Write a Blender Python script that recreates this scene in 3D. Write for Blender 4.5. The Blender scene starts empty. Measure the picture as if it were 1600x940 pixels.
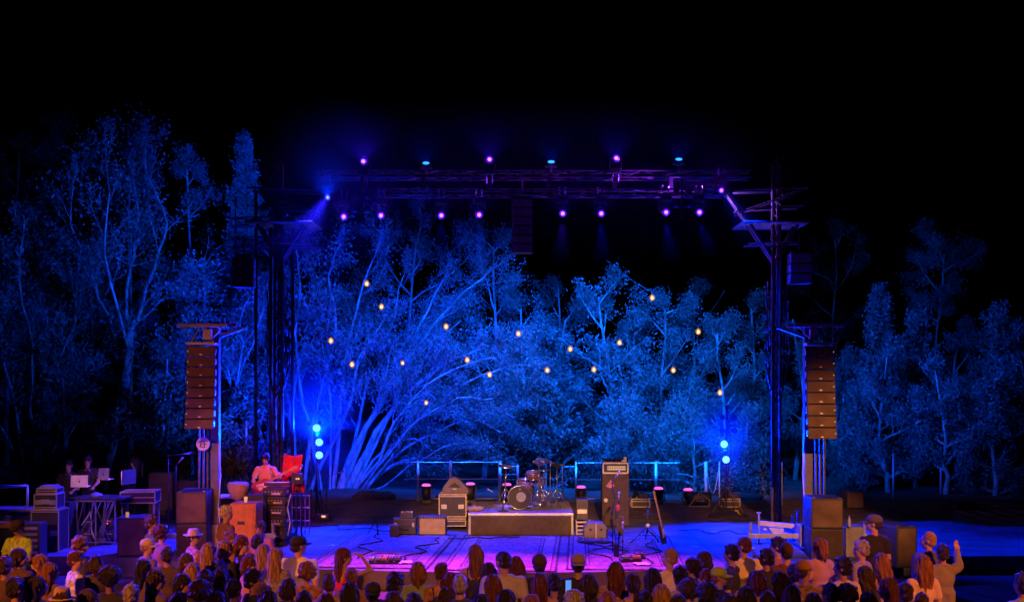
import bpy, bmesh, math, random
import numpy as np
from mathutils import Vector, Matrix
R = math.radians
PI = math.pi
scene = bpy.context.scene
COL = scene.collection
F, CH, HY = 1700.0, 3.6, 590.0          # focal length in photo pixels, eye height above the stage, horizon row

# ------------------------------------------------------------------ camera, world, exposure
cd = bpy.data.cameras.new('camera'); cam = bpy.data.objects.new('camera', cd); COL.objects.link(cam)
cam.location = (0, 0, CH); cam.rotation_euler = (R(90), 0, 0)
cd.sensor_width = 36; cd.lens = 36 * F / 1600; cd.shift_y = (HY - 470) / 1600
cd.clip_start = 0.1; cd.clip_end = 2000
scene.camera = cam
w = bpy.data.worlds.new('World'); scene.world = w; w.use_nodes = True
bg = w.node_tree.nodes['Background']
sky = w.node_tree.nodes.new('ShaderNodeTexSky'); sky.sky_type = 'NISHITA'; sky.sun_disc = False
sky.sun_elevation = R(-8); sky.sun_rotation = R(200)
mixn = w.node_tree.nodes.new('ShaderNodeMix'); mixn.data_type = 'RGBA'; mixn.blend_type = 'ADD'
mixn.inputs[0].default_value = 1.0; mixn.inputs[7].default_value = (0.0006, 0.0007, 0.0022, 1)
w.node_tree.links.new(sky.outputs[0], mixn.inputs[6]); w.node_tree.links.new(mixn.outputs[2], bg.inputs[0])
bg.inputs[1].default_value = 0.14
vs = scene.view_settings
vs.view_transform = 'Standard'; vs.look = 'None'; vs.exposure = 0.0; vs.gamma = 1.0; vs.use_curve_mapping = False
scene.render.engine = 'CYCLES'
cy = scene.cycles
cy.use_denoising = True; cy.max_bounces = 4; cy.diffuse_bounces = 2; cy.glossy_bounces = 2; cy.transmission_bounces = 3
cy.volume_bounces = 0; cy.sample_clamp_indirect = 4.0; cy.sample_clamp_direct = 0.0; cy.caustics_reflective = False; cy.caustics_refractive = False
cy.volume_step_rate = 1.0; cy.volume_max_steps = 64

# ------------------------------------------------------------------ helpers
def P(px, py, Y):
    """the world point seen at photo pixel px, py when it stands Y metres away"""
    return Vector(((px - 800) / F * Y, Y, CH - (py - HY) / F * Y))
def XY(px, Y, z=0.0): return Vector(((px - 800) / F * Y, Y, z))

MATS = {}
def mat(name, color, rough=0.6, metal=0.0, var=0.18, scale=8.0, bump=0.0, bscale=60.0, stretch=None, emit=None, es=0.0, col2=None, trans=0.0, spec=0.5, coat=0.0):
    if name in MATS: return MATS[name]
    m = bpy.data.materials.new(name); m.use_nodes = True; nt = m.node_tree; b = nt.nodes['Principled BSDF']
    N = nt.nodes.new; L = nt.links.new
    b.inputs['Roughness'].default_value = rough; b.inputs['Metallic'].default_value = metal
    b.inputs['Specular IOR Level'].default_value = spec; b.inputs['Coat Weight'].default_value = coat
    if trans: b.inputs['Transmission Weight'].default_value = trans
    tc = N('ShaderNodeTexCoord'); mp = N('ShaderNodeMapping'); L(tc.outputs['Object'], mp.inputs[0])
    if stretch: mp.inputs['Scale'].default_value = stretch
    nz = N('ShaderNodeTexNoise'); nz.inputs['Scale'].default_value = scale; nz.inputs['Detail'].default_value = 4
    L(mp.outputs[0], nz.inputs['Vector'])
    rp = N('ShaderNodeValToRGB'); c = Vector(color[:3])
    c2 = Vector(col2[:3]) if col2 else None
    lo = c * (1 - var); hi = c2 if c2 else c * (1 + var)
    rp.color_ramp.elements[0].position = 0.3; rp.color_ramp.elements[1].position = 0.7
    rp.color_ramp.elements[0].color = (*lo, 1); rp.color_ramp.elements[1].color = (*hi, 1)
    L(nz.outputs['Fac'], rp.inputs[0]); L(rp.outputs[0], b.inputs['Base Color'])
    if bump:
        n2 = N('ShaderNodeTexNoise'); n2.inputs['Scale'].default_value = bscale; n2.inputs['Detail'].default_value = 3
        L(mp.outputs[0], n2.inputs['Vector'])
        bp = N('ShaderNodeBump'); bp.inputs['Strength'].default_value = bump; bp.inputs['Distance'].default_value = 0.02
        L(n2.outputs['Fac'], bp.inputs['Height']); L(bp.outputs[0], b.inputs['Normal'])
    if emit:
        b.inputs['Emission Color'].default_value = (*emit, 1); b.inputs['Emission Strength'].default_value = es
    MATS[name] = m
    return m

class MB:
    """collects shapes into one mesh"""
    def __init__(s): s.bm = bmesh.new()
    def add(s, verts, faces):
        vs_ = [s.bm.verts.new(v) for v in verts]
        for f in faces:
            try: s.bm.faces.new([vs_[i] for i in f])
            except ValueError: pass
        return s
    def box(s, c, size, rz=0.0, bevel=0.0, rx=0.0, ry=0.0):
        t = bmesh.new(); bmesh.ops.create_cube(t, size=1.0)
        bmesh.ops.scale(t, vec=Vector(size), verts=t.verts)
        if bevel: bmesh.ops.bevel(t, geom=t.edges[:], offset=bevel, segments=2, affect='EDGES', profile=0.6)
        M = Matrix.Translation(c) @ Matrix.Rotation(rz, 4, 'Z') @ Matrix.Rotation(ry, 4, 'Y') @ Matrix.Rotation(rx, 4, 'X')
        t.transform(M); return s._merge(t)
    def _merge(s, t):
        mp = [s.bm.verts.new(v.co) for v in t.verts]
        t.verts.index_update()
        for f in t.faces: s.bm.faces.new([mp[v.index] for v in f.verts])
        t.free(); return s
    def cyl(s, a, b, r0, r1=None, n=10, cap=True):
        a = Vector(a); b = Vector(b); r1 = r0 if r1 is None else r1
        d = (b - a); 
        if d.length < 1e-6: return s
        q = d.to_track_quat('Z', 'Y'); vs_ = []
        for k in range(n):
            an = 2 * PI * k / n; o = Vector((math.cos(an), math.sin(an), 0))
            vs_.append(a + q @ (o * r0)); 
        for k in range(n):
            an = 2 * PI * k / n; o = Vector((math.cos(an), math.sin(an), 0))
            vs_.append(b + q @ (o * r1))
        fs = [(k, (k + 1) % n, n + (k + 1) % n, n + k) for k in range(n)]
        if cap: fs += [tuple(range(n))[::-1], tuple(range(n, 2 * n))]
        return s.add(vs_, fs)
    def sph(s, c, r, n=12, m=8, rot=None):
        c = Vector(c); r = (r, r, r) if isinstance(r, (int, float)) else r
        vs_ = []; fs = []
        for i in range(1, m):
            th = PI * i / m
            for k in range(n):
                ph = 2 * PI * k / n
                v = Vector((r[0] * math.sin(th) * math.cos(ph), r[1] * math.sin(th) * math.sin(ph), r[2] * math.cos(th)))
                if rot: v = rot @ v
                vs_.append(c + v)
        tz = Vector((0, 0, r[2])); 
        if rot: tz = rot @ tz
        vs_ += [c + tz, c - tz]; T = len(vs_) - 2; B = T + 1
        for i in range(m - 2):
            for k in range(n):
                fs.append((i * n + k, (i + 1) * n + k, (i + 1) * n + (k + 1) % n, i * n + (k + 1) % n))
        for k in range(n):
            fs.append((T, k, (k + 1) % n)); fs.append((B, (m - 2) * n + (k + 1) % n, (m - 2) * n + k))
        return s.add(vs_, fs)
    def cone(s, a, b, ra, rb, n=10):      # a limb: tapered tube with round ends
        s.cyl(a, b, ra, rb, n); s.sph(a, ra, n, 6); s.sph(b, rb, n, 6); return s
    def tube(s, pts, r, n=6, r1=None):
        pts = [Vector(p) for p in pts]; L_ = len(pts)
        for i in range(L_ - 1):
            ra = r if r1 is None else r + (r1 - r) * i / (L_ - 1); rb = r if r1 is None else r + (r1 - r) * (i + 1) / (L_ - 1)
            s.cyl(pts[i], pts[i + 1], ra, rb, n)
        return s
    def lathe(s, prof, c=(0, 0, 0), n=20, M=None, ring=False):
        c = Vector(c); vs_ = []; fs = []; m = len(prof)
        for (r, z) in prof:
            for k in range(n):
                v = Vector((r * math.cos(2 * PI * k / n), r * math.sin(2 * PI * k / n), z))
                if M is not None: v = M @ v
                vs_.append(c + v)
        for i in range(m - 1):
            for k in range(n): fs.append((i * n + k, i * n + (k + 1) % n, (i + 1) * n + (k + 1) % n, (i + 1) * n + k))
        if ring: fs += [((m - 1) * n + k, (m - 1) * n + (k + 1) % n, (k + 1) % n, k) for k in range(n)]
        else: fs.append(tuple(range(n))[::-1]); fs.append(tuple(range((m - 1) * n, m * n)))
        return s.add(vs_, fs)
    def prism(s, poly, y0, y1):           # polygon in x,z pushed from y0 to y1
        n = len(poly); vs_ = [(x, y0, z) for x, z in poly] + [(x, y1, z) for x, z in poly]
        fs = [tuple(range(n)), tuple(range(n, 2 * n))[::-1]] + [(k, n + k, n + (k + 1) % n, (k + 1) % n) for k in range(n)]
        return s.add(vs_, fs)
    def build(s, name, m, parent=None, smooth=False, loc=None):
        bmesh.ops.recalc_face_normals(s.bm, faces=s.bm.faces)
        me = bpy.data.meshes.new(name); s.bm.to_mesh(me); s.bm.free()
        if smooth:
            me.polygons.foreach_set('use_smooth', [True] * len(me.polygons))
        if m: me.materials.append(m)
        return link(name, me, parent, loc)
def link(name, me, parent=None, loc=None):
    o = bpy.data.objects.new(name, me); COL.objects.link(o); o.parent = parent
    if loc is not None: o.location = loc
    return o
def tag(o, label, cat, group=None):
    o['label'] = label; o['category'] = cat
    if group: o['group'] = group
    return o
def thing(name, label, cat, loc=(0, 0, 0), rz=0.0, group=None):
    o = bpy.data.objects.new(name, None); COL.objects.link(o); o.location = loc; o.rotation_euler = (0, 0, rz)
    return tag(o, label, cat, group)
def struct(o): o['kind'] = 'structure'; return o
def copy_tree(o, parent=None):
    c = o.copy(); COL.objects.link(c); c.parent = parent
    for ch in list(o.children): copy_tree(ch, c)
    return c
def spot(loc, target, power, color, size=40, blend=0.6, radius=0.08, name='spot_lamp'):
    l = bpy.data.lights.new(name, 'SPOT'); l.energy = power; l.color = color; l.spot_size = R(size); l.spot_blend = blend
    l.shadow_soft_size = radius
    o = bpy.data.objects.new(name, l); COL.objects.link(o); o.location = loc
    o.rotation_euler = (Vector(target) - Vector(loc)).to_track_quat('-Z', 'Y').to_euler()
    return o

BLUE = (0.0, 0.035, 1.0); CYAN = (0.0, 0.23, 1.0); VIO = (0.10, 0.02, 1.0); MAG = (0.62, 0.03, 1.0); WARM = (1.0, 0.36, 0.10)
m_black = mat('black_powder_coat', (0.022, 0.022, 0.024), 0.45)
m_blackcloth = mat('black_cloth', (0.085, 0.06, 0.035), 0.9, bump=0.3, bscale=14)
m_rubber = mat('rubber', (0.02, 0.02, 0.02), 0.8)
m_alu = mat('aluminium', (0.55, 0.55, 0.57), 0.4, 0.85)
m_galv = mat('galvanised_steel', (0.42, 0.44, 0.46), 0.5, 0.4, bump=0.1)
m_chrome = mat('chrome', (0.75, 0.75, 0.78), 0.2, 0.9)
m_grille = mat('speaker_grille', (0.17, 0.11, 0.08), 0.75, 0.0, var=.35, scale=3, bump=0.8, bscale=90)
m_cabinet = mat('speaker_cabinet_paint', (0.05, 0.05, 0.055), 0.6, bump=0.2, bscale=150)
m_wood = mat('varnished_wood', (0.32, 0.14, 0.05), 0.4, var=0.3, scale=6, stretch=(1, 1, 8))
m_white = mat('white_paint', (0.75, 0.75, 0.75), 0.5)
m_steelwhite = mat('painted_steel', (0.5, 0.5, 0.5), 0.5)
m_lenshalo = mat('violet_lens_halo', (.05, .05, .1), .3, emit=(.10, .01, 1.0), es=.8)  # emission paints the violet halo round the small lens core
def emat(name, col, s): return mat(name, (0.1, 0.1, 0.1), 0.4, emit=col, es=s)
e_mag = emat('lens_red_violet', (1.0, .12, .5), 4.0); e_blue = emat('lens_blue', (0.04, 0.20, 1.0), 4); e_cyan = emat('lens_cyan', (0.02, 0.28, 1.0), 2.2)
e_pink = emat('lens_pink', (1.0, 0.12, 0.70), 3); e_bulb = emat('bulb_filament_glow', (1.0, 0.46, 0.06), 1.5); e_amber = emat('amber_lamp', (1.0, 0.55, 0.2), 1.2)
# ------------------------------------------------------------------ ground and stage
def smoothstep(a, b, x): t = min(1, max(0, (x - a) / (b - a))); return t * t * (3 - 2 * t)
m_ground = mat('dry_dirt', (0.075, 0.06, 0.045), 0.95, var=0.5, scale=0.6, bump=0.6, bscale=3)
m_conc = mat('worn_stage_floor', (0.15, 0.15, 0.16), 0.8, var=0.4, scale=1.6, spec=.2, bump=0.25, bscale=50)
m_apron = mat('compacted_gravel_apron', (0.15, 0.115, 0.09), 0.95, spec=.1, var=0.35, scale=3, bump=0.5, bscale=30)
xs = [-400, -120, -60] + [x * 2.0 for x in range(-20, 21)] + [60, 120, 400]
ys = [-200, -60] + [y * 2.0 for y in range(-10, 40)] + [90, 130, 220, 600]
rnd = random.Random(4)
gv = []
for y in ys:
    for x in xs:
        z = -0.36 + 0.33 * smoothstep(22, 30, y) + (rnd.uniform(-.02, .02))
        if y > 42: z += (y - 42) * 0.015
        gv.append((x, y, min(z, 3)))
nx = len(xs)
gf = [(j * nx + i, j * nx + i + 1, (j + 1) * nx + i + 1, (j + 1) * nx + i) for j in range(len(ys) - 1) for i in range(nx - 1)]
struct(MB().add(gv, gf).build('ground', m_ground, smooth=True))
# stage slab with a bowed front edge
def front(x): return 20.15 + min(1.85, (x / 8.2) ** 2 * 1.85)
def slab(name, xs_, fy, by, z1, z0, m):
    mb = MB(); n = len(xs_); v = []
    for x in xs_: v += [(x, fy(x), z1), (x, by(x), z1), (x, fy(x), z0), (x, by(x), z0)]
    f = []
    for i in range(n - 1):
        a, b = i * 4, i * 4 + 4
        f += [(a, b, b + 1, a + 1), (a + 2, a + 3, b + 3, b + 2), (a, a + 2, b + 2, b), (a + 1, b + 1, b + 3, a + 3)]
    e = (n - 1) * 4; f += [(0, 1, 3, 2), (e, e + 2, e + 3, e + 1)]
    return mb.add(v, f).build(name, m)
xl = [-14 + k * 0.8 for k in range(38)]
struct(slab('stage_floor', xl, front, lambda x: 27.7 + 0.12 * math.sin(x), 0.0, -0.5, m_conc))
struct(slab('stage_apron', xl, lambda x: 27.712 + 0.12 * math.sin(x), lambda x: 32.0 + .2 * math.sin(x * .7), -0.015, -0.5, m_apron))
m_step = mat('seating_concrete', (0.25, 0.24, 0.22), 0.85, bump=0.3)
t = MB()
for k in range(6): t.box((0, 7.2 - k * 1.5, -0.4 + (k + 1) * 0.19), (44, 1.5, (k + 1) * 0.38))
struct(t.build('seating_terrace', m_step))

# rugs: bordered woven carpets
def rug_mat(name, base, edge, line):
    m = bpy.data.materials.new(name); m.use_nodes = True; nt = m.node_tree; N = nt.nodes.new; L = nt.links.new; b = nt.nodes['Principled BSDF']
    b.inputs['Roughness'].default_value = 0.95; b.inputs['Specular IOR Level'].default_value = 0.1
    tc = N('ShaderNodeTexCoord'); sp = N('ShaderNodeSeparateXYZ'); L(tc.outputs['Generated'], sp.inputs[0])
    def mth(op, a, b_=None):
        n = N('ShaderNodeMath'); n.operation = op
        for i, q in enumerate((a, b_)):
            if q is None: continue
            if isinstance(q, (int, float)): n.inputs[i].default_value = q
            else: L(q, n.inputs[i])
        return n.outputs[0]
    ex = mth('MINIMUM', sp.outputs[0], mth('SUBTRACT', 1.0, sp.outputs[0])); ey = mth('MINIMUM', sp.outputs[1], mth('SUBTRACT', 1.0, sp.outputs[1]))
    d = mth('MINIMUM', ex, mth('MULTIPLY', ey, 1.9))
    rp = N('ShaderNodeValToRGB'); cr = rp.color_ramp; cr.interpolation = 'CONSTANT'; L(d, rp.inputs[0])
    seq = [(0.0, line), (0.02, edge), (0.035, base), (0.05, line), (0.06, edge), (0.16, line), (0.175, base), (0.19, line), (0.2, base)]
    cr.elements[0].color = (*seq[0][1], 1); cr.elements[1].position = seq[1][0]; cr.elements[1].color = (*seq[1][1], 1)
    for p_, c_ in seq[2:]: e = cr.elements.new(p_); e.color = (*c_, 1)
    vo = N('ShaderNodeTexVoronoi'); vo.inputs['Scale'].default_value = 8; L(tc.outputs['Object'], vo.inputs['Vector'])
    vo.distance = 'MANHATTAN'
    v2 = N('ShaderNodeValToRGB'); v2.color_ramp.interpolation = 'CONSTANT'; L(vo.outputs['Distance'], v2.inputs[0])
    for e, (p_, g) in zip(v2.color_ramp.elements, ((0, .3), (.24, 1.0))): e.position = p_; e.color = (g, g, g, 1)
    e = v2.color_ramp.elements.new(.42); e.color = (.45, .42, .42, 1)
    e = v2.color_ramp.elements.new(.6); e.color = (1.1, 1.05, 1, 1)
    mx = N('ShaderNodeMix'); mx.data_type = 'RGBA'; mx.blend_type = 'MULTIPLY'; mx.inputs[0].default_value = 0.9
    L(rp.outputs[0], mx.inputs[6]); L(v2.outputs[0], mx.inputs[7])
    nz = N('ShaderNodeTexNoise'); nz.inputs['Scale'].default_value = 28; L(tc.outputs['Object'], nz.inputs['Vector'])
    m2 = N('ShaderNodeMix'); m2.data_type = 'RGBA'; m2.blend_type = 'MULTIPLY'; m2.inputs[0].default_value = 0.7
    n2 = N('ShaderNodeValToRGB'); n2.color_ramp.elements[0].position = .35; n2.color_ramp.elements[0].color = (.35, .35, .38, 1); n2.color_ramp.elements[1].position = .6
    L(nz.outputs['Fac'], n2.inputs[0]); L(mx.outputs[2], m2.inputs[6]); L(n2.outputs[0], m2.inputs[7]); L(m2.outputs[2], b.inputs['Base Color'])
    return m
def rug(x0, x1, y0, y1, z, rz, m, label):
    mb = MB(); n, k = 12, 22; r = random.Random(int(x0 * 100)); W_, D_ = x1 - x0, y1 - y0; v = []; f = []
    for j in range(k + 1):
        for i in range(n + 1):
            zz = 0.012 + r.uniform(0, .006) + (0.012 * math.exp(-((j - k * .4) ** 2) / 1.2) if i < 7 else 0)
            v.append(((i / n - .5) * W_ + r.uniform(-.01, .01), (j / k - .5) * D_ + r.uniform(-.01, .01), zz))
    for j in range(k):
        for i in range(n): a = j * (n + 1) + i; f.append((a, a + 1, a + n + 2, a + n + 1))
    o = mb.add(v, f).build('rug', m, smooth=True); o.location = ((x0 + x1) / 2, (y0 + y1) / 2, z); o.rotation_euler = (0, 0, rz)
    sol = o.modifiers.new('thick', 'SOLIDIFY'); sol.thickness = 0.008
    tag(o, label, 'rug', 'woven rugs on the stage')
r1 = rug_mat('rug_pale_weave', (.24, .20, .23), (.30, .26, .30), (.10, .09, .12))
r2 = rug_mat('rug_red_weave', (.27, .19, .21), (.33, .27, .28), (.12, .08, .09))
r3 = rug_mat('rug_grey_weave', (.24, .19, .21), (.30, .25, .27), (.10, .08, .10))
rug(-3.75, -1.42, 20.55, 25.0, 0.0, R(-4.2), r1, 'worn pale rug in front of the tan amplifier and the pedalboard')
rug(-1.22, 0.98, 20.25, 24.85, 0.0, R(-3.8), r2, 'large patterned rug lying right in front of the skirted drum riser')
rug(1.15, 3.42, 20.35, 24.8, 0.0, R(-3.5), r3, 'bordered rug under the microphone stands and the guitar')

# cables on the floor
def cable(pts, label, r=0.012, mt=None, name='cable'):
    tag(MB().tube(pts, r, 5).build(name, mt or m_rubber, smooth=True), label, 'cable', 'cables lying on the stage')
def wig(a, b, n=10, amp=.12, seed=1, z=.03):
    r = random.Random(seed); a = Vector(a); b = Vector(b); d = b - a; s = Vector((-d.y, d.x, 0)).normalized(); out = []
    ph = r.uniform(0, 6)
    for k in range(n + 1):
        q = a + d * (k / n) + s * amp * math.sin(ph + k * 1.1) * math.sin(PI * k / n) + s * r.uniform(-.03, .03); out.append((q.x, q.y, z))
    return out
cable(wig(XY(1020, 24.2), XY(1015, 20.8), 12, .2, 3), 'black cable snaking from the guitar stand to the small pedals')
cable(wig(XY(590, 25), XY(560, 21.6), 12, .25, 5), 'black cable curling over the left rug towards the pedalboard')
cable(wig(XY(905, 24.5), XY(955, 21.3), 12, .3, 7), 'thin cable running from the riser corner to the tall microphone stand')
cable(wig(XY(470, 26.5), XY(610, 25.4), 14, .3, 9), 'long cable on the open blue floor left of the black hard case')
cable(wig(XY(1105, 27.2), XY(1180, 27.4), 10, .2, 11), 'loose cable heap at the foot of the light stand near the yellow rag')

# ------------------------------------------------------------------ railing behind the stage
rail_m = mat('white_railing_paint', (0.6, 0.62, 0.62), 0.5)
def railing(name, label, posts, Y, ztop, rails, x0, x1, base=0.02, pr=0.045):
    t = thing(name, label, 'railing', XY((x0 + x1) / 2, Y, 0), 0, 'white railing sections behind the stage')
    ox = t.location.x
    for px, r_ in posts: MB().cyl((XY(px, Y).x - ox, 0, -.03), (XY(px, Y).x - ox, 0, ztop + .04), r_, r_, 8).build('post', rail_m, t, True)
    for z in rails: MB().cyl((XY(x0, Y).x - ox, 0, z), (XY(x1, Y).x - ox, 0, z), .012, .012, 6).build('rail', rail_m, t, True)
    return t
railing('railing', 'white railing section with two thick posts behind the road case', [(653, .035), (704, .045), (781, .05)], 32.1, 1.12, [1.12, .62, .04], 632, 781)
railing('railing', 'short white railing gate just left of the drum kit', [(809, .035)], 32.15, 1.0, [1.0, .75, .6], 784, 809)
railing('railing', 'short railing piece between the cymbal stands and the bass amplifier', [(879, .02)], 32.2, .98, [.98, .62], 880, 897)
railing('railing', 'long white railing section passing behind the bass amplifier', [(900, .03), (1025, .045)], 32.1, 1.1, [1.1, .6, .04], 900, 1062)
railing('railing', 'railing end post with slack chain near the right light stand', [(1103, .05), (1124, .02)], 32.0, 1.1, [], 1103, 1124)
ch_ = MB().tube([Vector((XY(1103, 32).x + (XY(1124, 32).x - XY(1103, 32).x) * k / 10, 32.0, 1.05 - .85 * math.sin(PI * k / 10))) for k in range(11)], .014, 5)
tag(ch_.build('chain', m_galv), 'slack chain hanging between two thin railing posts', 'chain')
for px, hh, Y, lb in [(1396, 1.3, 33, 'slim fence post in the woods right of the dark square speaker'), (1470, 1.45, 34, 'slim fence post beside a forked trunk at the right'),
                      (1221, 1.2, 31, 'thin pale pole just right of the right mast')]:
    tag(MB().cyl((0, 0, -.1), (0, 0, hh), .035, .035, 8).build('fence_post', m_galv, None, True, XY(px, Y)), lb, 'post', 'fence posts in the woods')

# low dark bank and rocks behind the stage
m_rock = mat('dark_rock', (0.06, 0.055, 0.05), 0.95, var=.4, bump=.6, bscale=6)
r = random.Random(8)
def lump(loc, s, seed, n=14, m=9):
    r_ = random.Random(seed); mb = MB().sph((0, 0, 0), (s[0], s[1], s[2]), n, m)
    for v in mb.bm.verts: v.co *= 1 + r_.uniform(-.13, .13)
    return mb
spec = [(575, 767, 'flat boulder at the foot of the great leaning tree'), (600, 770, 'small boulder right of the leaning tree base'), (700, 783, 'low stone behind the grey monitor case'),
        (995, 776, 'dark stone to the right of the bass cabinet'), (1160, 792, 'long low stone by the yellow rag'), (1500, 800, 'dark stone at the edge of the right woods')]
for i, (px, py, lb) in enumerate(spec):
    o = lump(None, (r.uniform(.35, .8), .3, r.uniform(.12, .22)), i).build('rock', m_rock, None, True, XY(px, 32.6 if px < 1400 else 30, 0.02)); tag(o, lb, 'rock', 'stones along the back edge')
# ------------------------------------------------------------------ masts, truss, towers, speaker columns
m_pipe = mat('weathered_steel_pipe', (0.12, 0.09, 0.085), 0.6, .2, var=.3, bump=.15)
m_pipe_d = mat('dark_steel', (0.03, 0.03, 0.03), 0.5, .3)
def truss(mb, a, b, w_=.30, h_=.30, r_=.017, step=.45):
    a = Vector(a); b = Vector(b); d = (b - a); L_ = d.length; d.normalize(); u = Vector((0, 0, 1)); v = d.cross(u).normalized()
    cs = [(u * h_ / 2 * i + v * w_ / 2 * j) for i, j in ((1, 1), (1, -1), (-1, -1), (-1, 1))]
    for c in cs: mb.cyl(a + c, b + c, r_, r_, 6)
    n = max(2, int(L_ / step))
    for k in range(n):
        p = a + d * (L_ * k / n); q = a + d * (L_ * (k + 1) / n)
        for i in range(4):
            c0, c1 = cs[i], cs[(i + 1) % 4]
            mb.cyl(p + (c0 if k % 2 else c1), q + (c1 if k % 2 else c0), r_ * .5, r_ * .5, 4)
    return mb
zU = P(0, 274, 27.4).z; zL = P(0, 302, 26.9).z
t = thing('roof_truss', 'long double lighting truss spanning high above the stage', 'truss', XY(830, 27, 0)); ox = t.location.x
xa, xb = XY(492, 27.4).x - ox, XY(1172, 27.4).x - ox
truss(MB(), (xa, .4, zU), (xb, .4, zU), .4, .17).build('upper_beam', m_pipe, t)
truss(MB(), (XY(590, 26.9).x - ox, -.1, zL), (XY(1130, 26.9).x - ox, -.1, zL), .4, .15).build('lower_beam', m_pipe, t)
for px in (565, 660, 765, 858, 962, 1050, 1120): MB().box((XY(px, 27).x - ox, .15, (zU + zL) / 2), (.10, .06, zU - zL - .15)).build('hanger', m_pipe_d, t)
def deck(t, ox, x0, x1, z, y, dy=1.2, m=None, rails=True, n=8):
    mb = MB(); X0, X1 = x0 - ox, x1 - ox
    for yy in (y - dy / 2, y + dy / 2): mb.cyl((X0, yy, z), (X1, yy, z), .03, .03, 6)
    for k in range(n + 1): x = X0 + (X1 - X0) * k / n; mb.cyl((x, y - dy / 2, z), (x, y + dy / 2, z), .018, .018, 4)
    return mb.build('platform', m or m_pipe, t)
def mast(label, px, Y, side, m):
    base = XY(px, Y, 0); t = thing('lighting_mast', label, 'mast', base); ox = base.x
    H = P(0, 258, Y).z
    X = lambda q: XY(q, Y).x - ox; Z = lambda q: P(0, q, Y).z
    mb = MB(); 
    for dx, dy in ((-.09, -.12), (.09, -.12), (0, .12)): mb.cyl((dx, dy, 0), (dx, dy, H), .04, .04, 8)
    for k in range(26):
        z = .2 + k * .34; mb.cyl((-.09, -.12, z), (.09, -.12, z + .17), .018, .018, 4); mb.cyl((.09, -.12, z + .17), (0, .12, z + .3), .018, .018, 4); mb.cyl((-.09, -.12, z), (0, .12, z + .3), .018, .018, 4)
    mb.box((0, 0, .03), (.7, .7, .06), bevel=.01); mb.build('post', m, t)
    s = side
    mb = MB()
    for dy in (-.25, .25):
        mb.cyl((0, dy * .3, Z(412)), (s * X2(78), dy, Z(296)), .05, .04, 7); mb.cyl((0, dy * .3, Z(412)), (-s * X2(36), dy, Z(345)), .045, .035, 7)
        mb.cyl((s * X2(60), dy, Z(335)), (-s * X2(36), dy, Z(300)), .025, .025, 5)
        mb.cyl((s * X2(78), dy, Z(300)), (-s * X2(46), dy, Z(296)), .03, .03, 6)
        mb.cyl((s * X2(45), dy, Z(328)), (-s * X2(40), dy, Z(324)), .022, .022, 6)
        mb.cyl((s * X2(46), dy, Z(383)), (-s * X2(42), dy, Z(379)), .025, .025, 6)
    mb.cyl((s * X2(60), -.25, Z(330)), (s * X2(60), .25, Z(330)), .03, .03, 6); mb.build('bracket', m, t)
    a, b = sorted((ox + s * X2(58), ox - s * X2(44)))
    deck(t, ox, a, b, Z(352), 0, 1.3, m, n=26)
    mb = MB()
    for k in range(3):
        truss(mb, (-s * X2(6 + 9 * k), .2, Z(300)), (-s * X2(6 + 9 * k), .2, Z(248)), .12, .12, .018, .3)
    mb.build('upper_frame', m, t)
    mb = MB()                      # hanging cable loops beside the post
    for q, (dx, zt, zb) in enumerate(((-17, 455, 590), (-14, 440, 600), (14, 450, 600), (18, 470, 585), (-11, 470, 610), (10, 430, 610))):
        xx = X2(dx); pts = [(xx, -.16, Z(zt))] + [(xx + X2(.8) * math.sin(k * 1.3 + q), -.17, Z(zt + (zb - zt) * k / 6)) for k in range(1, 6)] + [(xx * .7, -.17, Z(zb + 8)), (xx * .35, -.16, Z(zb + 22)), (xx * .12, -.13, Z(zb + 12))]
        mb.tube(pts, .016, 5)
    mb.build('cable_loops', m_rubber if s > 0 else m, t, True)
    mb = MB()
    for dx in (-.02, .06): mb.cyl((dx + .02, -.19, .3), (dx + .02, -.19, H - 1), .02, .02, 6)
    mb.build('conduit', m, t)
    return t
def X2(q): return q / F * 26.9
mast('tall steel mast at right with outrigger brackets and looped cables', 1211, 26.9, -1, m_pipe)
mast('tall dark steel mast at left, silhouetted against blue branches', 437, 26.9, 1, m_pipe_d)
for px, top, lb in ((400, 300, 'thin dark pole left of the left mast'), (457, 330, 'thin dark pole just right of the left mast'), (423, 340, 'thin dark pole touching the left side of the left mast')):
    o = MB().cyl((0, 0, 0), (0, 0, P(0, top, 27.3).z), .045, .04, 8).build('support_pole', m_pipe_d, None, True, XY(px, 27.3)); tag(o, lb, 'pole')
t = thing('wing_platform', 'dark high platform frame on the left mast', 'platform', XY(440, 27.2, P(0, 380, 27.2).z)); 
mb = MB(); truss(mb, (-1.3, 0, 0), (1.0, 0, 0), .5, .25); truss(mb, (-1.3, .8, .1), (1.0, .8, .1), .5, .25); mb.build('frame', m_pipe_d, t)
mb = MB(); truss(mb, (-1.35, .2, .55), (.9, .2, .6), .3, .2); truss(mb, (-1.2, .2, -.35), (-1.2, .2, 1.1), .2, .2); mb.build('upper_rail', m_pipe_d, t)

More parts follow.
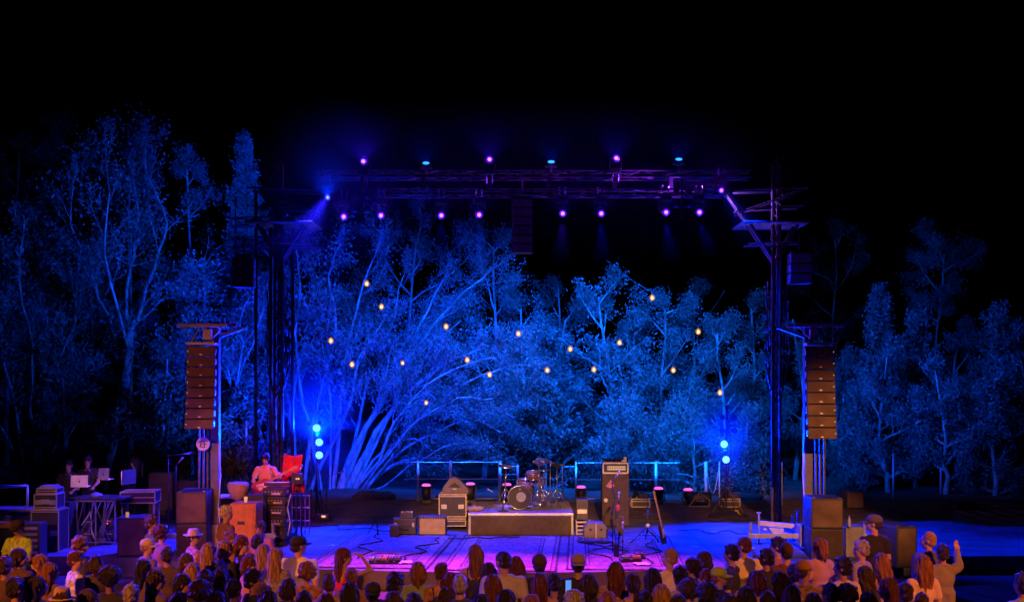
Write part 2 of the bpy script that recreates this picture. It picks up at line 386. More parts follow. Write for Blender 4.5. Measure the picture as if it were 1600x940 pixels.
def hung_array(label, px0, px1, y0, y1, Y, n, m):
    c = P((px0 + px1) / 2, y0, Y); w_ = (px1 - px0) / F * Y; H = (y1 - y0) / F * Y
    t = thing('hanging_speaker_column', label, 'loudspeaker', (c.x, c.y, c.z - H))
    for k in range(n):
        b = MB().box((0, 0, H * (k + .5) / n), (w_, .4, H / n - .02), bevel=.012).build('speaker_box', m_cabinet, t)
        MB().box((0, -.206, H * (k + .5) / n), (w_ - .04, .012, H / n - .05)).build('grille', m, b)
    MB().box((0, 0, H + .04), (w_ * .8, .3, .05)).cyl((0, 0, H + .05), (0, 0, H + .5), .02).build('rigging', m_black, t)
hung_array('tall dark speaker column hanging from the middle of the truss', 800, 832, 312, 396, 27, 6, mat('grey_grille', (.16, .15, .17), .7))
hung_array('square dark speaker hanging left of the left mast', 365, 397, 402, 450, 26.6, 3, m_black)
hung_array('square dim speaker hanging right of the right mast', 1232, 1266, 396, 444, 26.6, 3, mat('grey_grille', (.2, .2, .2), .7))

def array_column(label, px, Y, ytop, ybot, rz, lean, wid, drop, flood):
    """a mobile lifting tower with eight stacked line-array boxes"""
    base = XY(px, Y, 0); t = thing('speaker_column', label, 'loudspeaker', (base.x, base.y, P(0, ybot, Y).z), rz)
    H = (ybot - ytop) / F * Y; n = 8; bh = H / n
    for k in range(n):
        zc = H - bh * (k + .5); ty = -.04 * k * (k / n); tilt = R(.5 + 1.2 * k)
        dd = .40 - .004 * k
        q = MB()
        prof = [(-wid / 2, -.2), (wid / 2, -.2), (wid / 2 - .05, .2), (-wid / 2 + .05, .2)]
        v = [(x, y + ty, zc + s_ * (bh / 2 - .009) + math.sin(tilt) * (y + .2) * .5) for s_ in (-1, 1) for x, y in prof]
        q.add(v, [(0, 1, 2, 3), (4, 7, 6, 5), (0, 4, 5, 1), (1, 5, 6, 2), (2, 6, 7, 3), (3, 7, 4, 0)])
        b = q.build('speaker_box', m_cabinet, t)
        MB().box((0, -.205 + ty, zc), (wid - .03, .014, bh - .035), bevel=.004).build('grille', m_grille, b)
        MB().box((-drop * (wid / 2 - .03), -.214 + ty, zc), (.016, .006, .016)).build('indicator', mat('pale_indicator', (.8, .8, .8), .4, emit=(1, .8, .7), es=.5), b); MB().box((0, -.213 + ty, zc - bh * .3), (.05, .004, .018)).build('badge', m_alu, b); q_ = MB()
        for sx in (-1, 1): q_.box((sx * (wid / 2 - .012), -.218 + ty, zc), (.014, .02, bh - .03))
        q_.build('grille_edge', m_cabinet, b)
        s_ = drop
        MB().box((s_ * (wid / 2 + .0) - s_ * .02, -.05 + ty, zc), (.035, .12, bh * .55), bevel=.008).box((s_ * (wid / 2) - s_ * .03, .10 + ty, zc), (.03, .06, bh * .35)).build('rigging_plate', m_alu, b)
    f = MB(); f.box((0, -.02, H + .05), (wid * 1.02, .55, .05)).box((0, -.02, H + .42), (1.1 * wid + .35, .09, .07)); f.build('top_frame', m_galv, t)
    f = MB()
    for sx in (-1, 1): f.cyl((sx * .22, 0, H + .07), (sx * .05, 0, H + .40), .016); f.cyl((sx * .10, .1, H + .07), (sx * .40, 0, H + .40), .012)
    f.build('chains', m_galv, t)
    f = MB().box((flood * .1, .02, H + .24), (.17, .16, .22), bevel=.02).build('motor_hoist', m_white, t, False)
    return t
array_column('left speaker column of eight boxes on its lifting tower', 316, 21.9, 541, 669, R(8), 0, .56, 1, 1)
array_column('right speaker column of eight boxes on its lifting tower', 1280, 21.9, 541, 684, R(-8), 0, .56, -1, -1)
def lift_tower(label, px, Y, s, top):
    base = XY(px, Y, 0); t = thing('lifting_tower', label, 'tower', base); H = P(0, top, Y).z
    mb = MB().box((0, 0, H / 2 + .2), (.17, .17, H - .4), bevel=.01); mb.build('mast', mat('tower_blue_grey', (.16, .16, .2), .5), t)
    mb = MB()
    for k in range(3): mb.box((s * (.14 + .09 * k), -.1, 1.45), (.035, .05, 2.5))
    mb.build('guide_rail', m_pipe, t)
    mb = MB().box((0, -.05, H), (.9, .10, .08)).box((s * -.3, 0, H - .15), (.7, .07, .07), ry=s * R(20)); mb.build('head_arm', m_galv, t)
    for sx, sy in ((1, 0), (-1, 0), (0, 1)):
        l = MB().box((sx * .65, sy * .65, .28), (1.2 if sx else .08, 1.2 if sy else .08, .10), bevel=.01).cyl((sx * 1.2, sy * 1.2, 0.03), (sx * 1.2, sy * 1.2, .55), .03).cyl((sx * 1.2, sy * 1.2, 0), (sx * 1.2, sy * 1.2, .03), .09)
        l.build('outrigger', m_galv, t)
    MB().box((0, 0, .3), (.4, .4, .45), bevel=.02).build('base_box', m_steelwhite, t)
    MB().tube([(.1 * s * -1, -.12, 2.3), (.14 * s * -1, -.13, 1.6), (.09 * s * -1, -.12, .9), (.16 * s * -1, -.14, .1)], .014, 5).build('power_cable', m_white, t, True)
    return t
lift_tower('blue-lit lifting tower behind the left speaker column', 337, 22.9, -1, 508)
lift_tower('blue-lit lifting tower behind the right speaker column', 1262, 22.9, 1, 508)

def sub(label, x0, x1, ytop, Y, rz, depth=.8, stack=1, h=None, name='subwoofer', group='subwoofer stacks beside the stage'):
    c = XY((x0 + x1) / 2, Y); W_ = (x1 - x0) / F * Y / math.cos(rz); H = h or P(0, ytop, Y).z
    t = thing(name, label, 'loudspeaker', (c.x, c.y + depth / 2, 0), rz, group)
    for k in range(stack):
        hh = H / stack; b = MB().box((0, 0, hh * (k + .5)), (W_, depth, hh - .012), bevel=.018).build('cabinet', m_cabinet, t)
        MB().box((0, -depth / 2 - .004, hh * (k + .5)), (W_ - .06, .016, hh - .08), bevel=.004).build('grille', m_grille if k or stack == 1 else mat('grille_dark', (.06, .035, .03), .7, bump=.4, bscale=220), b)
        for s in (-1, 1): MB().box((s * W_ / 2, -.05, hh * (k + .55)), (.012, .2, .09), bevel=.004).build('handle', m_black, b)
    for sx in (-1, 1): MB().box((sx * (W_ / 2 - .06), -depth / 2 + .08, H + .004), (.05, .05, .01)).build('corner_cap', m_alu, t)
    return t
sub('large brown-grilled subwoofer stack at the base of the left speaker column', 272, 318, 768, 22.0, R(6), .95, 2)
sub('brightly lit subwoofer stack at the base of the right speaker column', 1271, 1320, 778, 21.6, R(-5), .8, 2)
sub('low square speaker standing behind the man in the black cap', 1394, 1428, 822, 20.6, R(12), .75)
sub('dim square speaker at the back right of the right subwoofer stack', 1322, 1349, 768, 30, R(4), .6)
sub('black square speaker carrying a drink at the left', 180, 224, 808, 21.9, R(10), .6)

# small white lift trailer by the right tower
t = thing('lift_trailer', 'white painted outrigger frame lying left of the right subwoofer', 'trailer frame', XY(1216, 23.6))
m_fr = mat('white_frame_paint', (.7, .66, .68), .5)
MB().box((0, 0, .42), (.82, .10, .10), bevel=.01, ry=R(5)).box((-.06, .2, .30), (.45, .10, .10), bevel=.01, ry=R(8)).build('beam', m_fr, t)
MB().prism([(-.22, .36), (.1, .34), (.02, .2), (-.12, .2)], -.08, .06).build('gusset', m_fr, t)
for sx, h in ((-.42, .68), (.42, .72)): l = MB().cyl((sx, 0, .02), (sx, 0, h), .022).cyl((sx, 0, 0), (sx, 0, .03), .07).build('jack_leg', m_galv, t, True); MB().cyl((sx - .05, 0, h), (sx + .05, 0, h), .014).build('crank_handle', m_galv, l)
MB().box((.1, -.02, .16), (.16, .14, .2), bevel=.02).build('coupling_block', m_white, t)
t = thing('water_bottle', 'clear water bottle on a small case right of the right subwoofer', 'bottle', XY(1327, 21.8, .62))
MB().lathe([(.03, 0), (.034, .02), (.034, .14), (.014, .19), (.014, .22)], n=12).build('bottle_body', mat('clear_plastic', (.8, .8, .85), .15, trans=.5), t, True)
tag(MB().box((0, 0, .3), (.36, .4, .6), bevel=.015).build('equipment_case', mat('grey_case', (.25, .25, .27), .5), None, False, XY(1331, 22.1)), 'grey equipment case beside the right subwoofer stack', 'case')

# ------------------------------------------------------------------ lamps of the rig
def moving_head(loc, aim, label, em, group, hang=True, s=1.0):
    """hung moving head: clamp, base, yoke, barrel with a glowing lens"""
    t = thing('moving_head_light', label, 'stage light', loc, 0, group); sg = -1 if hang else 1
    b = MB().box((0, 0, sg * .10 * s), (.26 * s, .22 * s, .12 * s), bevel=.015).build('base', m_black, t)
    for k in (-.07, .07): MB().cyl((k * s, 0, 0), (k * s, 0, -sg * .20 * s), .02 * s).build('clamp', m_alu, b)
    y = MB()
    for k in (-1, 1): y.box((k * .145 * s, 0, sg * .30 * s), (.03 * s, .09 * s, .32 * s), bevel=.008)
    y.box((0, 0, sg * .165 * s), (.30 * s, .1 * s, .03 * s)); y.build('yoke', m_black, t)
    d = (Vector(aim) - (Vector(loc) + Vector((0, 0, sg * .40 * s)))).normalized(); c = Vector((0, 0, sg * .42 * s)); M_ = d.to_track_quat('Z', 'Y').to_matrix()
    h = MB().lathe([(.08 * s, -.2 * s), (.115 * s, -.12 * s), (.115 * s, .06 * s), (.095 * s, .16 * s)], c, 14, M_).build('head', m_black, t, True)
    MB().lathe([(.088 * s, .155 * s), (.088 * s, .168 * s)], c, 14, M_).build('lens_halo', m_lenshalo, h, True); MB().lathe([(.045 * s, .165 * s), (.045 * s, .178 * s), (.025 * s, .188 * s)], c, 14, M_).build('lens', em, h, True)
    return Vector(loc) + c + d * .22 * s, d
SR = 'lights hung from the lower truss'
e_sm = emat('lens_violet_pink', (1.0, .16, .80), 2.6)
heads = [(538, 340, 'lowest hung light at the left end of the truss'), (596, 338, 'second hung light from the left end of the truss'), (690, 338, 'hung light under the lower truss left of the small tree spike'), (749, 337, 'hung light left of the centre speaker column'),
         (879, 335, 'hung light right of the centre speaker column'), (939, 335, 'hung light between the centre speaker column and the blue cluster'), (1040, 333, 'hung light just left of the four small spots at the right'), (1092, 333, 'last hung light at the right end of the truss')]
for i, (px, py, lb) in enumerate(heads):
    p = P(px, py, 26.8); aimx = p.x * .72
    moving_head((p.x, p.y, p.z + .47), (aimx, 9, 2), lb, e_sm, SR, True, 1.0)
SU = 'lights standing on top of the truss'
ups = [(569, 254, e_mag, 'red-violet light on top of the truss at its left end'), (666, 257, e_cyan, 'blue bar light on top of the truss, second from left'), (765, 251, e_mag, 'red-violet light on top of the truss left of centre'),
       (861, 255, e_cyan, 'blue bar light on top of the truss right of centre'), (962, 249, e_mag, 'red-violet light on top of the truss right of centre'), (1060, 251, e_cyan, 'blue bar light at the right end of the truss top')]
for px, py, em, lb in ups:
    p = P(px, py, 27.2)
    if em is e_cyan:
        t = thing('led_bar_light', lb, 'stage light', (p.x, p.y, zU + .1), 0, SU); dz = p.z - zU - .1
        MB().box((0, 0, dz), (.22, .14, .10), bevel=.02).build('housing', m_black, t); MB().box((0, 0, dz / 2 - .05), (.06, .05, dz)).box((0, 0, dz - .09), (.3, .05, .03)).build('bracket', m_alu, t)
        MB().sph((0, -.075, dz + .02), (.085, .02, .035), 12, 8).build('lens', em, t, True)
    else: moving_head((p.x, p.y, p.z - .38), (p.x, 0, 5.5), lb, em, SU, False, .95)
for px, py, em, lb in ((512, 307, e_blue, 'bright blue light at the left end of the truss'), (1127, 296, e_pink, 'pink light at the corner where the truss meets the right bracket')):
    p = P(px, py, 26.6); moving_head((p.x, p.y, p.z + .36), (p.x * .5, 12, 3), lb, em, 'lights at the truss ends', True, .85)
def cluster(label, px, py, Y, glow, s=1.0, up=.0):
    p = P(px, py, Y); t = thing('blinder_cluster', label, 'stage light', (p.x, p.y, p.z), 0, 'four-lamp clusters')
    MB().box((0, .06, .0), (.05, .05, 1.0 * s)).box((0, .06, .15 * s), (.36 * s, .03, .03)).box((0, .06, -.2 * s), (.36 * s, .03, .03)).build('bracket', m_black, t)
    for i in (-1, 1):
        for j in (-1, 1):
            l = MB().lathe([(.055 * s, .05), (.065 * s, -.03), (.075 * s, -.08)], (i * .16 * s, 0, j * .17 * s), 12, Matrix.Rotation(R(90), 3, 'X') @ Matrix.Rotation(PI, 3, 'X')).build('lamp', m_black, t, True)
            MB().sph((i * .16 * s, -.05, j * .17 * s), (.05 * s, .03, .05 * s), 10, 6).build('reflector', glow, l, True)
g_dim = mat('dim_glass_sheen', (.5, .4, .4), .2, .6, emit=(.9, .35, .5), es=.4)  # weak emission stands in for a sheen on unlit lamp glass
g_blue = mat('blue_lamp_glass', (.5, .5, .6), .2, .6, emit=(.8, .6, 1), es=1.2)
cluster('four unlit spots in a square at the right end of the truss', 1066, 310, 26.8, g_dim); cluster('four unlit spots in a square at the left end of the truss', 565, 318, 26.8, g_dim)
cluster('four small spots on top of the left light stand', 492, 652, 28.4, g_blue, .85); cluster('four small spots on top of the right light stand', 1137, 662, 28.8, g_dim, 1.0)

def par_lens(t, c, s, em):
    b = MB().lathe([(.10 * s, .12), (.13 * s, .05), (.135 * s, -.06)], c, 18, Matrix.Rotation(R(-90), 3, 'X') @ Matrix.Rotation(0, 3, 'Z')).build('lamp_body', m_black, t, True)
    # ring of LEDs
    MB().cyl(Vector(c) + Vector((0, -.066, 0)), Vector(c) + Vector((0, -.07, 0)), .125 * s, .125 * s, 20).build('front_plate', mat('led_plate_glow', (.1, .1, .2), .5, emit=(.02, .22, 1.0), es=1.6), b)
    q = MB()
    for rr, n in ((.0, 1), (.045, 6), (.095, 11)):
        for k in range(n): a = 2 * PI * k / n + rr * 20; q.sph(Vector(c) + Vector((rr * s * math.cos(a), -.072, rr * s * math.sin(a))), (.017 * s, .008, .017 * s), 8, 5)
    q.build('led_lenses', em, b, True)
e_led = emat('led_dot', (.25, .75, 1.0), 3)
def light_stand(label, px, Y, lamps):
    base = XY(px, Y); t = thing('light_stand', label, 'light stand', base); top = P(0, lamps[0][1] - 60, Y).z
    MB().cyl((0, .12, .1), (0, .12, top), .028, .022, 8).build('pole', m_black, t)
    for a in (90, 210, 330): MB().tube([(0, .12, .75), (.5 * math.cos(R(a)), .12 + .5 * math.sin(R(a)), .02)], .016, 6).build('leg', m_black, t)
    MB().tube([(.05, .1, top - .4), (.13, .08, top - 1.2), (.02, .1, top - 1.9), (.12, .05, .6), (.2, .0, .05)], .014, 5).build('cable', m_rubber, t, True)
    for lx, ly in lamps:
        p = P(lx, ly, Y); par_lens(t, (p.x - base.x, -.05, p.z), .82, e_led)
    return t
light_stand('left light stand with three glowing round blue lamps', 493, 28.2, [(496, 668), (500, 690), (500, 710)])
light_stand('right light stand with two glowing round blue lamps', 1136, 28.6, [(1130, 693), (1133, 717)])
par_e = emat('par_top_magenta', (1.0, .12, .70), 1.3)
def floor_par(px, py, Y, lab, tilt=0):
    p = P(px, py, Y); t = thing('floor_light', lab, 'stage light', (p.x, p.y, 0), R(tilt), 'wash lights on the ground behind the stage'); h = p.z
    MB().box((0, 0, .05), (.26, .26, .10), bevel=.02).build('base', m_black, t)
    MB().box((-.16, 0, h * .5), (.025, .08, h * .7)).box((.16, 0, h * .5), (.025, .08, h * .7)).box((0, 0, h * .15 + .012), (.345, .07, .024)).build('yoke', m_black, t)
    b = MB().lathe([(.09, .12), (.13, h * .5), (.135, h - .03)], n=16).build('lamp_body', m_black, t, True)
    MB().lathe([(.125, h - .03), (.13, h), (.09, h + .03)], n=16).build('lens', par_e, b, True)
    return (p.x, p.y, h + .08)
pars = [floor_par(*a) for a in ((666, 757, 31.2, 'pink-topped floor light left of the grey monitor', 8), (735, 755, 31.2, 'pink-topped floor light just right of the grey monitor', 5), (792, 756, 31.3, 'pink-topped floor light behind the bass drum', 0),
        (908, 760, 31.2, 'pink-topped floor light left of the bass cabinet', 0), (1029, 762, 31.2, 'pink-topped floor light by the thick railing post at right', -4), (1075, 764, 31.1, 'rightmost pink-topped floor light beside the metal-framed case', -8))]

# warm bulbs strung in the trees
e_fil = emat('filament_white_hot', (1.0, .72, .30), 6)
m_bulbglass = bpy.data.materials.new('glowing_amber_glass'); m_bulbglass.use_nodes = True; _n = m_bulbglass.node_tree
_t = _n.nodes.new('ShaderNodeBsdfTransparent'); _e = _n.nodes.new('ShaderNodeEmission'); _m = _n.nodes.new('ShaderNodeMixShader'); _m.inputs[0].default_value = .5
_e.inputs[0].default_value = (1, .36, .04, 1); _e.inputs[1].default_value = .9
_n.links.new(_t.outputs[0], _m.inputs[1]); _n.links.new(_e.outputs[0], _m.inputs[2]); _n.links.new(_m.outputs[0], _n.nodes['Material Output'].inputs['Surface'])
bulbs = [(573, 442), (596, 478), (517, 531), (550, 568), (629, 566), (697, 509), (730, 561), (765, 584), (666, 628), (810, 520), (855, 577), (891, 544), (928, 576), (968, 534), (1019, 464), (1091, 517), (1052, 577), (1125, 612)]
where = {0: 'highest at the left, above the multi-stem tree', 1: 'just below and right of the highest left one', 2: 'farthest left of all', 3: 'low at left, above the blue light stand', 4: 'on the leaning tree, left of its middle', 5: 'under the spiky tree top', 6: 'on the long leaning limb',
         7: 'at the tip of the long leaning limb', 8: 'lowest one, above the grey monitor', 9: 'high above the bass drum', 10: 'above the cymbal stands', 11: 'on the left side of the round bright tree', 12: 'at the middle of the round bright tree', 13: 'on the right side of the round bright tree',
         14: 'alone high over the dark sky gap', 15: 'high at right, over the bushy tree', 16: 'lower one on the bushy tree', 17: 'just above the right light stand'}
for i, (px, py) in enumerate(bulbs):
    p = P(px, py, 32.3 + .6 * math.sin(i * 2.1)); s = .95 if i not in (4, 8) else .75
    t = thing('hanging_bulb', 'warm glowing bulb hanging ' + where[i] if i not in (2, 8) else 'warm glowing bulb, ' + where[i] + (' in the branches' if i == 2 else ''), 'light bulb', p, 0, 'warm bulbs hanging in front of the trees')
    MB().lathe([(.012 * s, -.115 * s), (.062 * s, -.09 * s), (.085 * s, -.03 * s), (.07 * s, .03 * s), (.03 * s, .08 * s)], n=12).build('glass', m_bulbglass, t, True); MB().sph((0, 0, -.025 * s), (.036 * s, .036 * s, .05 * s), 10, 8).build('filament', e_fil, t, True)
    MB().cyl((0, 0, .07), (0, 0, .14), .028, .024, 8).build('socket', m_black, t)
    l = bpy.data.lights.new('bulb_light', 'POINT'); l.energy = 4; l.color = (1, .50, .12); l.shadow_soft_size = 0
    o = bpy.data.objects.new('bulb_light', l); COL.objects.link(o); o.location = (0, -.02, -.28); o.parent = t
chains = [([0, 1], 'left'), ([2, 3], 'far left'), ([4, 5], 'leaning tree'), ([8, 6, 7], 'low'), ([9, 11, 13], 'upper centre'), ([10, 12], 'lower centre'), ([14, 15], 'upper right'), ([16, 17], 'lower right')]
for ids, nm in chains:
    pts = [P(*bulbs[i], 32.3 + .6 * math.sin(i * 2.1)) + Vector((0, 0, .14)) for i in ids]; pts.sort(key=lambda q: q.x); full = []
    ends = [pts[0] + Vector((-1.2, 1.5, 1.1))] + pts + [pts[-1] + Vector((1.1, 1.6, 1.2))]
    for a, b in zip(ends, ends[1:]):
        for k in range(6): u = k / 6; full.append(a.lerp(b, u) - Vector((0, 0, .25 * math.sin(PI * u) * (a - b).length * .12)))
    tag(MB().tube(full + [ends[-1]], .007, 4).build('bulb_wire', m_rubber), 'thin dark wire carrying the %s warm bulbs' % nm, 'wire')
# ------------------------------------------------------------------ trees
bark = mat('pale_bark', (0.28, 0.26, 0.23), 0.9, var=0.6, scale=9, bump=.6, bscale=20, stretch=(1, 1, .3))
bark_d = mat('dark_bark', (0.13, 0.11, 0.09), 0.9, var=0.35, scale=5, bump=.6, bscale=20)
def leafmat(name, c, c2):
    m = mat(name, c, 0.55, var=0.35, scale=1.6, col2=c2); return m
leaf_a = leafmat('grey_green_leaf', (0.04, 0.07, 0.07), (0.13, 0.18, 0.17))
leaf_b = leafmat('dark_needle', (0.04, 0.07, 0.06), (0.09, 0.13, 0.12))
class Tree:
    def __init__(s, seed): s.r = random.Random(seed); s.np = np.random.RandomState(seed); s.v = []; s.f = []; s.tips = []
    def tube(s, pts, rad, n):
        base = len(s.v)
        for i, p in enumerate(pts):
            a = pts[max(0, i - 1)]; b = pts[min(len(pts) - 1, i + 1)]; d = (b - a)
            if d.length < 1e-5: d = Vector((0, 0, 1))
            d.normalize(); u = d.orthogonal().normalized(); w_ = d.cross(u)
            for k in range(n):
                an = 2 * PI * k / n; q = p + (u * math.cos(an) + w_ * math.sin(an)) * rad[i]; s.v.append((q.x, q.y, q.z))
        for i in range(len(pts) - 1):
            for k in range(n):
                a = base + i * n + k; b = base + i * n + (k + 1) % n; s.f.append((a, b, b + n, a + n))
    def wander(s, p, d, length, nseg, up, jit, droop=0):
        pts = [p.copy()]; d = d.normalized()
        for k in range(nseg):
            d = (d + Vector((s.r.gauss(0, jit), s.r.gauss(0, jit), s.r.gauss(0, jit) + up - droop * k / nseg))).normalized()
            p = p + d * (length / nseg); pts.append(p)
        return pts
    def branch(s, p, d, length, r0, lvl, up=.08, jit=.13, kids=5, droop=0.0, ang=(25, 60), shrink=(.35, .62), start=.25, nseg=None):
        nseg = nseg or max(3, int(5 - 0 * lvl)); pts = s.wander(p, d, length, nseg, up, jit, droop)
        r1 = r0 * .35; rad = [r0 + (r1 - r0) * k / nseg for k in range(nseg + 1)]
        s.tube(pts, rad, 7 if r0 > .07 else (4 if r0 > .02 else 3))
        s.spawn(pts, rad, length, lvl, up, jit, kids, droop, ang, shrink, start)
    def spawn(s, pts, rad, length, lvl, up, jit, kids, droop, ang, shrink, start):
        n = len(pts) - 1
        if lvl <= 0:
            for k in range(1, n + 1): s.tips.append(pts[k])
            return
        for q in range(kids):
            t = start + (1 - start) * (q + s.r.random()) / kids; x = min(n - 1e-4, t * n); i = int(x); fr = x - i
            p = pts[i].lerp(pts[i + 1], fr); d = (pts[i + 1] - pts[i]).normalized(); r_ = rad[i] + (rad[i + 1] - rad[i]) * fr
            a = R(s.r.uniform(*ang)); ax = d.orthogonal().normalized(); ax.rotate(Matrix.Rotation(s.r.uniform(0, 2 * PI), 3, d))
            nd = d.copy(); nd.rotate(Matrix.Rotation(a, 3, ax))
            s.branch(p, nd, length * s.r.uniform(*shrink) * (1.15 - .5 * t), max(.006, r_ * s.r.uniform(.35, .55)), lvl - 1, up, jit, kids if lvl > 1 else max(3, kids - 1), droop, ang, shrink, .2)
    def limb(s, pts, r0, r1, lvl, kids, sub=3, length=None, **kw):
        """a limb along given points, smoothed and roughened, with boughs grown from it"""
        P_ = []; pts = [Vector(p) for p in pts]
        for i in range(len(pts) - 1):
            p0 = pts[max(0, i - 1)]; p1 = pts[i]; p2 = pts[i + 1]; p3 = pts[min(len(pts) - 1, i + 2)]
            for k in range(sub):
                t = k / sub; P_.append(.5 * ((2 * p1) + (p2 - p0) * t + (2 * p0 - 5 * p1 + 4 * p2 - p3) * t * t + (3 * p1 - p0 - 3 * p2 + p3) * t ** 3))
        P_.append(pts[-1]); n = len(P_) - 1
        for q in P_[1:]: q += Vector((s.r.gauss(0, .03), s.r.gauss(0, .05), s.r.gauss(0, .03)))
        r0 *= .72; rad = [r0 + (r1 - r0) * (k / n) ** .8 for k in range(n + 1)]
        s.tube(P_, rad, 9)
        L_ = sum((P_[i + 1] - P_[i]).length for i in range(n)) if length is None else length
        o = dict(up=.07, jit=.13, droop=0, ang=(22, 60), shrink=(.35, .6), start=.3); o.update(kw)
        s.spawn(P_, rad, L_, lvl, o['up'], o['jit'], kids, o['droop'], o['ang'], o['shrink'], o['start'])
        return P_
    def leaves(s, per, size, spread, centers=None, maxn=49140):
        c = np.array([(t.x, t.y, t.z) for t in (centers or s.tips)])
        if len(c) == 0: return None
        c = np.repeat(c, per, axis=0)
        if len(c) > maxn: c = c[s.np.permutation(len(c))[:maxn]]
        n = len(c); c = c + s.np.normal(0, spread, (n, 3))
        a = s.np.normal(size=(n, 3)); a /= np.linalg.norm(a, axis=1)[:, None]
        b = np.cross(a, s.np.normal(size=(n, 3))); b /= np.linalg.norm(b, axis=1)[:, None]
        sz = size * s.np.uniform(.5, 1.3, (n, 1)); a = a * sz; b = b * sz * .42
        V = np.stack([c - a, c + b - a * .1, c + a, c - b - a * .1], 1).reshape(-1, 3)
        return V, n
    def build(s, name, label, cat='tree', group=None, per=3, size=.08, spread=.14, bm=None, lm=None, maxn=49140, base=None, crown='crown'):
        base = base or Vector(s.v[0]); t = thing(name, label, cat, base, 0, group)
        me = bpy.data.meshes.new('trunk'); V = np.array(s.v) - np.array(base); me.from_pydata(V.tolist(), [], s.f); me.materials.append(bm or bark)
        me.polygons.foreach_set('use_smooth', [True] * len(me.polygons)); link('trunk', me, t)
        lv = s.leaves(per, size, spread, maxn=maxn) if per else None
        if lv:
            V, n = lv; V = V - np.array(base); me = bpy.data.meshes.new(crown)
            me.vertices.add(4 * n); me.vertices.foreach_set('co', V.astype(np.float32).ravel())
            me.loops.add(4 * n); me.loops.foreach_set('vertex_index', np.arange(4 * n, dtype=np.int32))
            me.polygons.add(n); me.polygons.foreach_set('loop_start', np.arange(0, 4 * n, 4, dtype=np.int32))
            me.update(calc_edges=True); me.materials.append(lm or leaf_a); link(crown, me, t)
        return t
def L3(Y, *pts): return [P(p[0], p[1], Y + (p[2] if len(p) > 2 else 0)) for p in pts]
G = 'trees standing around the stage'

# great leaning tree behind the left of the stage
T = Tree(11); Y = 36.0
kw = dict(ang=(18, 55), jit=.10)
T.limb(L3(Y, (540, 780), (575, 700), (622, 628), (690, 573, -.5), (750, 545, -1), (792, 538, -1.2)), .20, .025, 2, 13, length=3.6, **kw)
T.limb(L3(Y, (545, 780), (620, 690), (665, 645, -.4), (725, 600, -1), (790, 575, -1.5), (812, 570, -1.6)), .12, .02, 2, 12, length=3.4, **kw)
T.limb(L3(Y, (530, 780), (545, 715), (590, 640), (625, 575, .5), (655, 510, .8), (690, 440, 1)), .19, .025, 2, 13, length=4.2, **kw)
T.limb(L3(Y, (525, 780), (560, 700), (600, 610, .5), (640, 560), (700, 480, .6), (770, 420, 1)), .16, .025, 2, 13, length=4.2, **kw)
T.limb(L3(Y, (520, 778), (528, 690), (535, 600), (548, 520, .4), (570, 440, .7), (600, 370, 1)), .12, .02, 2, 13, length=4.2, **kw)
T.limb(L3(Y, (556, 778), (600, 735), (660, 715, -.5), (730, 720, -1), (780, 712, -1)), .13, .02, 2, 9, length=2.4, droop=.1, **kw)
T.limb(L3(Y, (560, 775), (610, 720), (640, 665, -.3), (690, 640, -.6), (750, 655, -1.1), (785, 680, -1.3)), .15, .02, 2, 12, length=2.6, droop=.22, **kw)
T.limb(L3(Y, (548, 775), (585, 720), (620, 690), (660, 690, -.8), (700, 735, -1)), .10, .015, 2, 8, length=2.0, droop=.2, **kw)
T.limb(L3(Y, (542, 778), (590, 720, -.4), (618, 660, -.6), (672, 600, -1), (735, 566, -1.5), (775, 560, -1.7)), .10, .018, 2, 12, length=3.0, **kw)
T.limb(L3(Y, (550, 778), (588, 690), (640, 600, .4), (668, 548, .8), (720, 500, 1)), .10, .018, 2, 12, length=3.2, **kw)
T.limb(L3(Y, (536, 778), (556, 690, .4), (575, 600, .8), (610, 520, 1.2), (628, 430, 1.4)), .11, .018, 2, 12, length=3.6, **kw)
T.limb(L3(Y, (560, 777), (635, 700, -.4), (700, 668, -.8), (760, 640, -1.1), (800, 650, -1.4)), .08, .015, 2, 12, length=2.4, droop=.15, **kw)
T.limb(L3(Y, (558, 775), (610, 705, -.8), (655, 655, -1.2), (715, 622, -1.5), (770, 625, -1.8)), .07, .015, 2, 12, length=2.4, droop=.2, **kw)
T.limb(L3(Y, (566, 778), (620, 742, -.8), (690, 700, -1.3), (740, 690, -1.8)), .06, .012, 2, 10, length=2.0, droop=.1, **kw)
T.build('leaning_tree', 'great tree with many bare pale limbs leaning right over the railing', group=G, per=5, size=.045, spread=.10, maxn=56700)

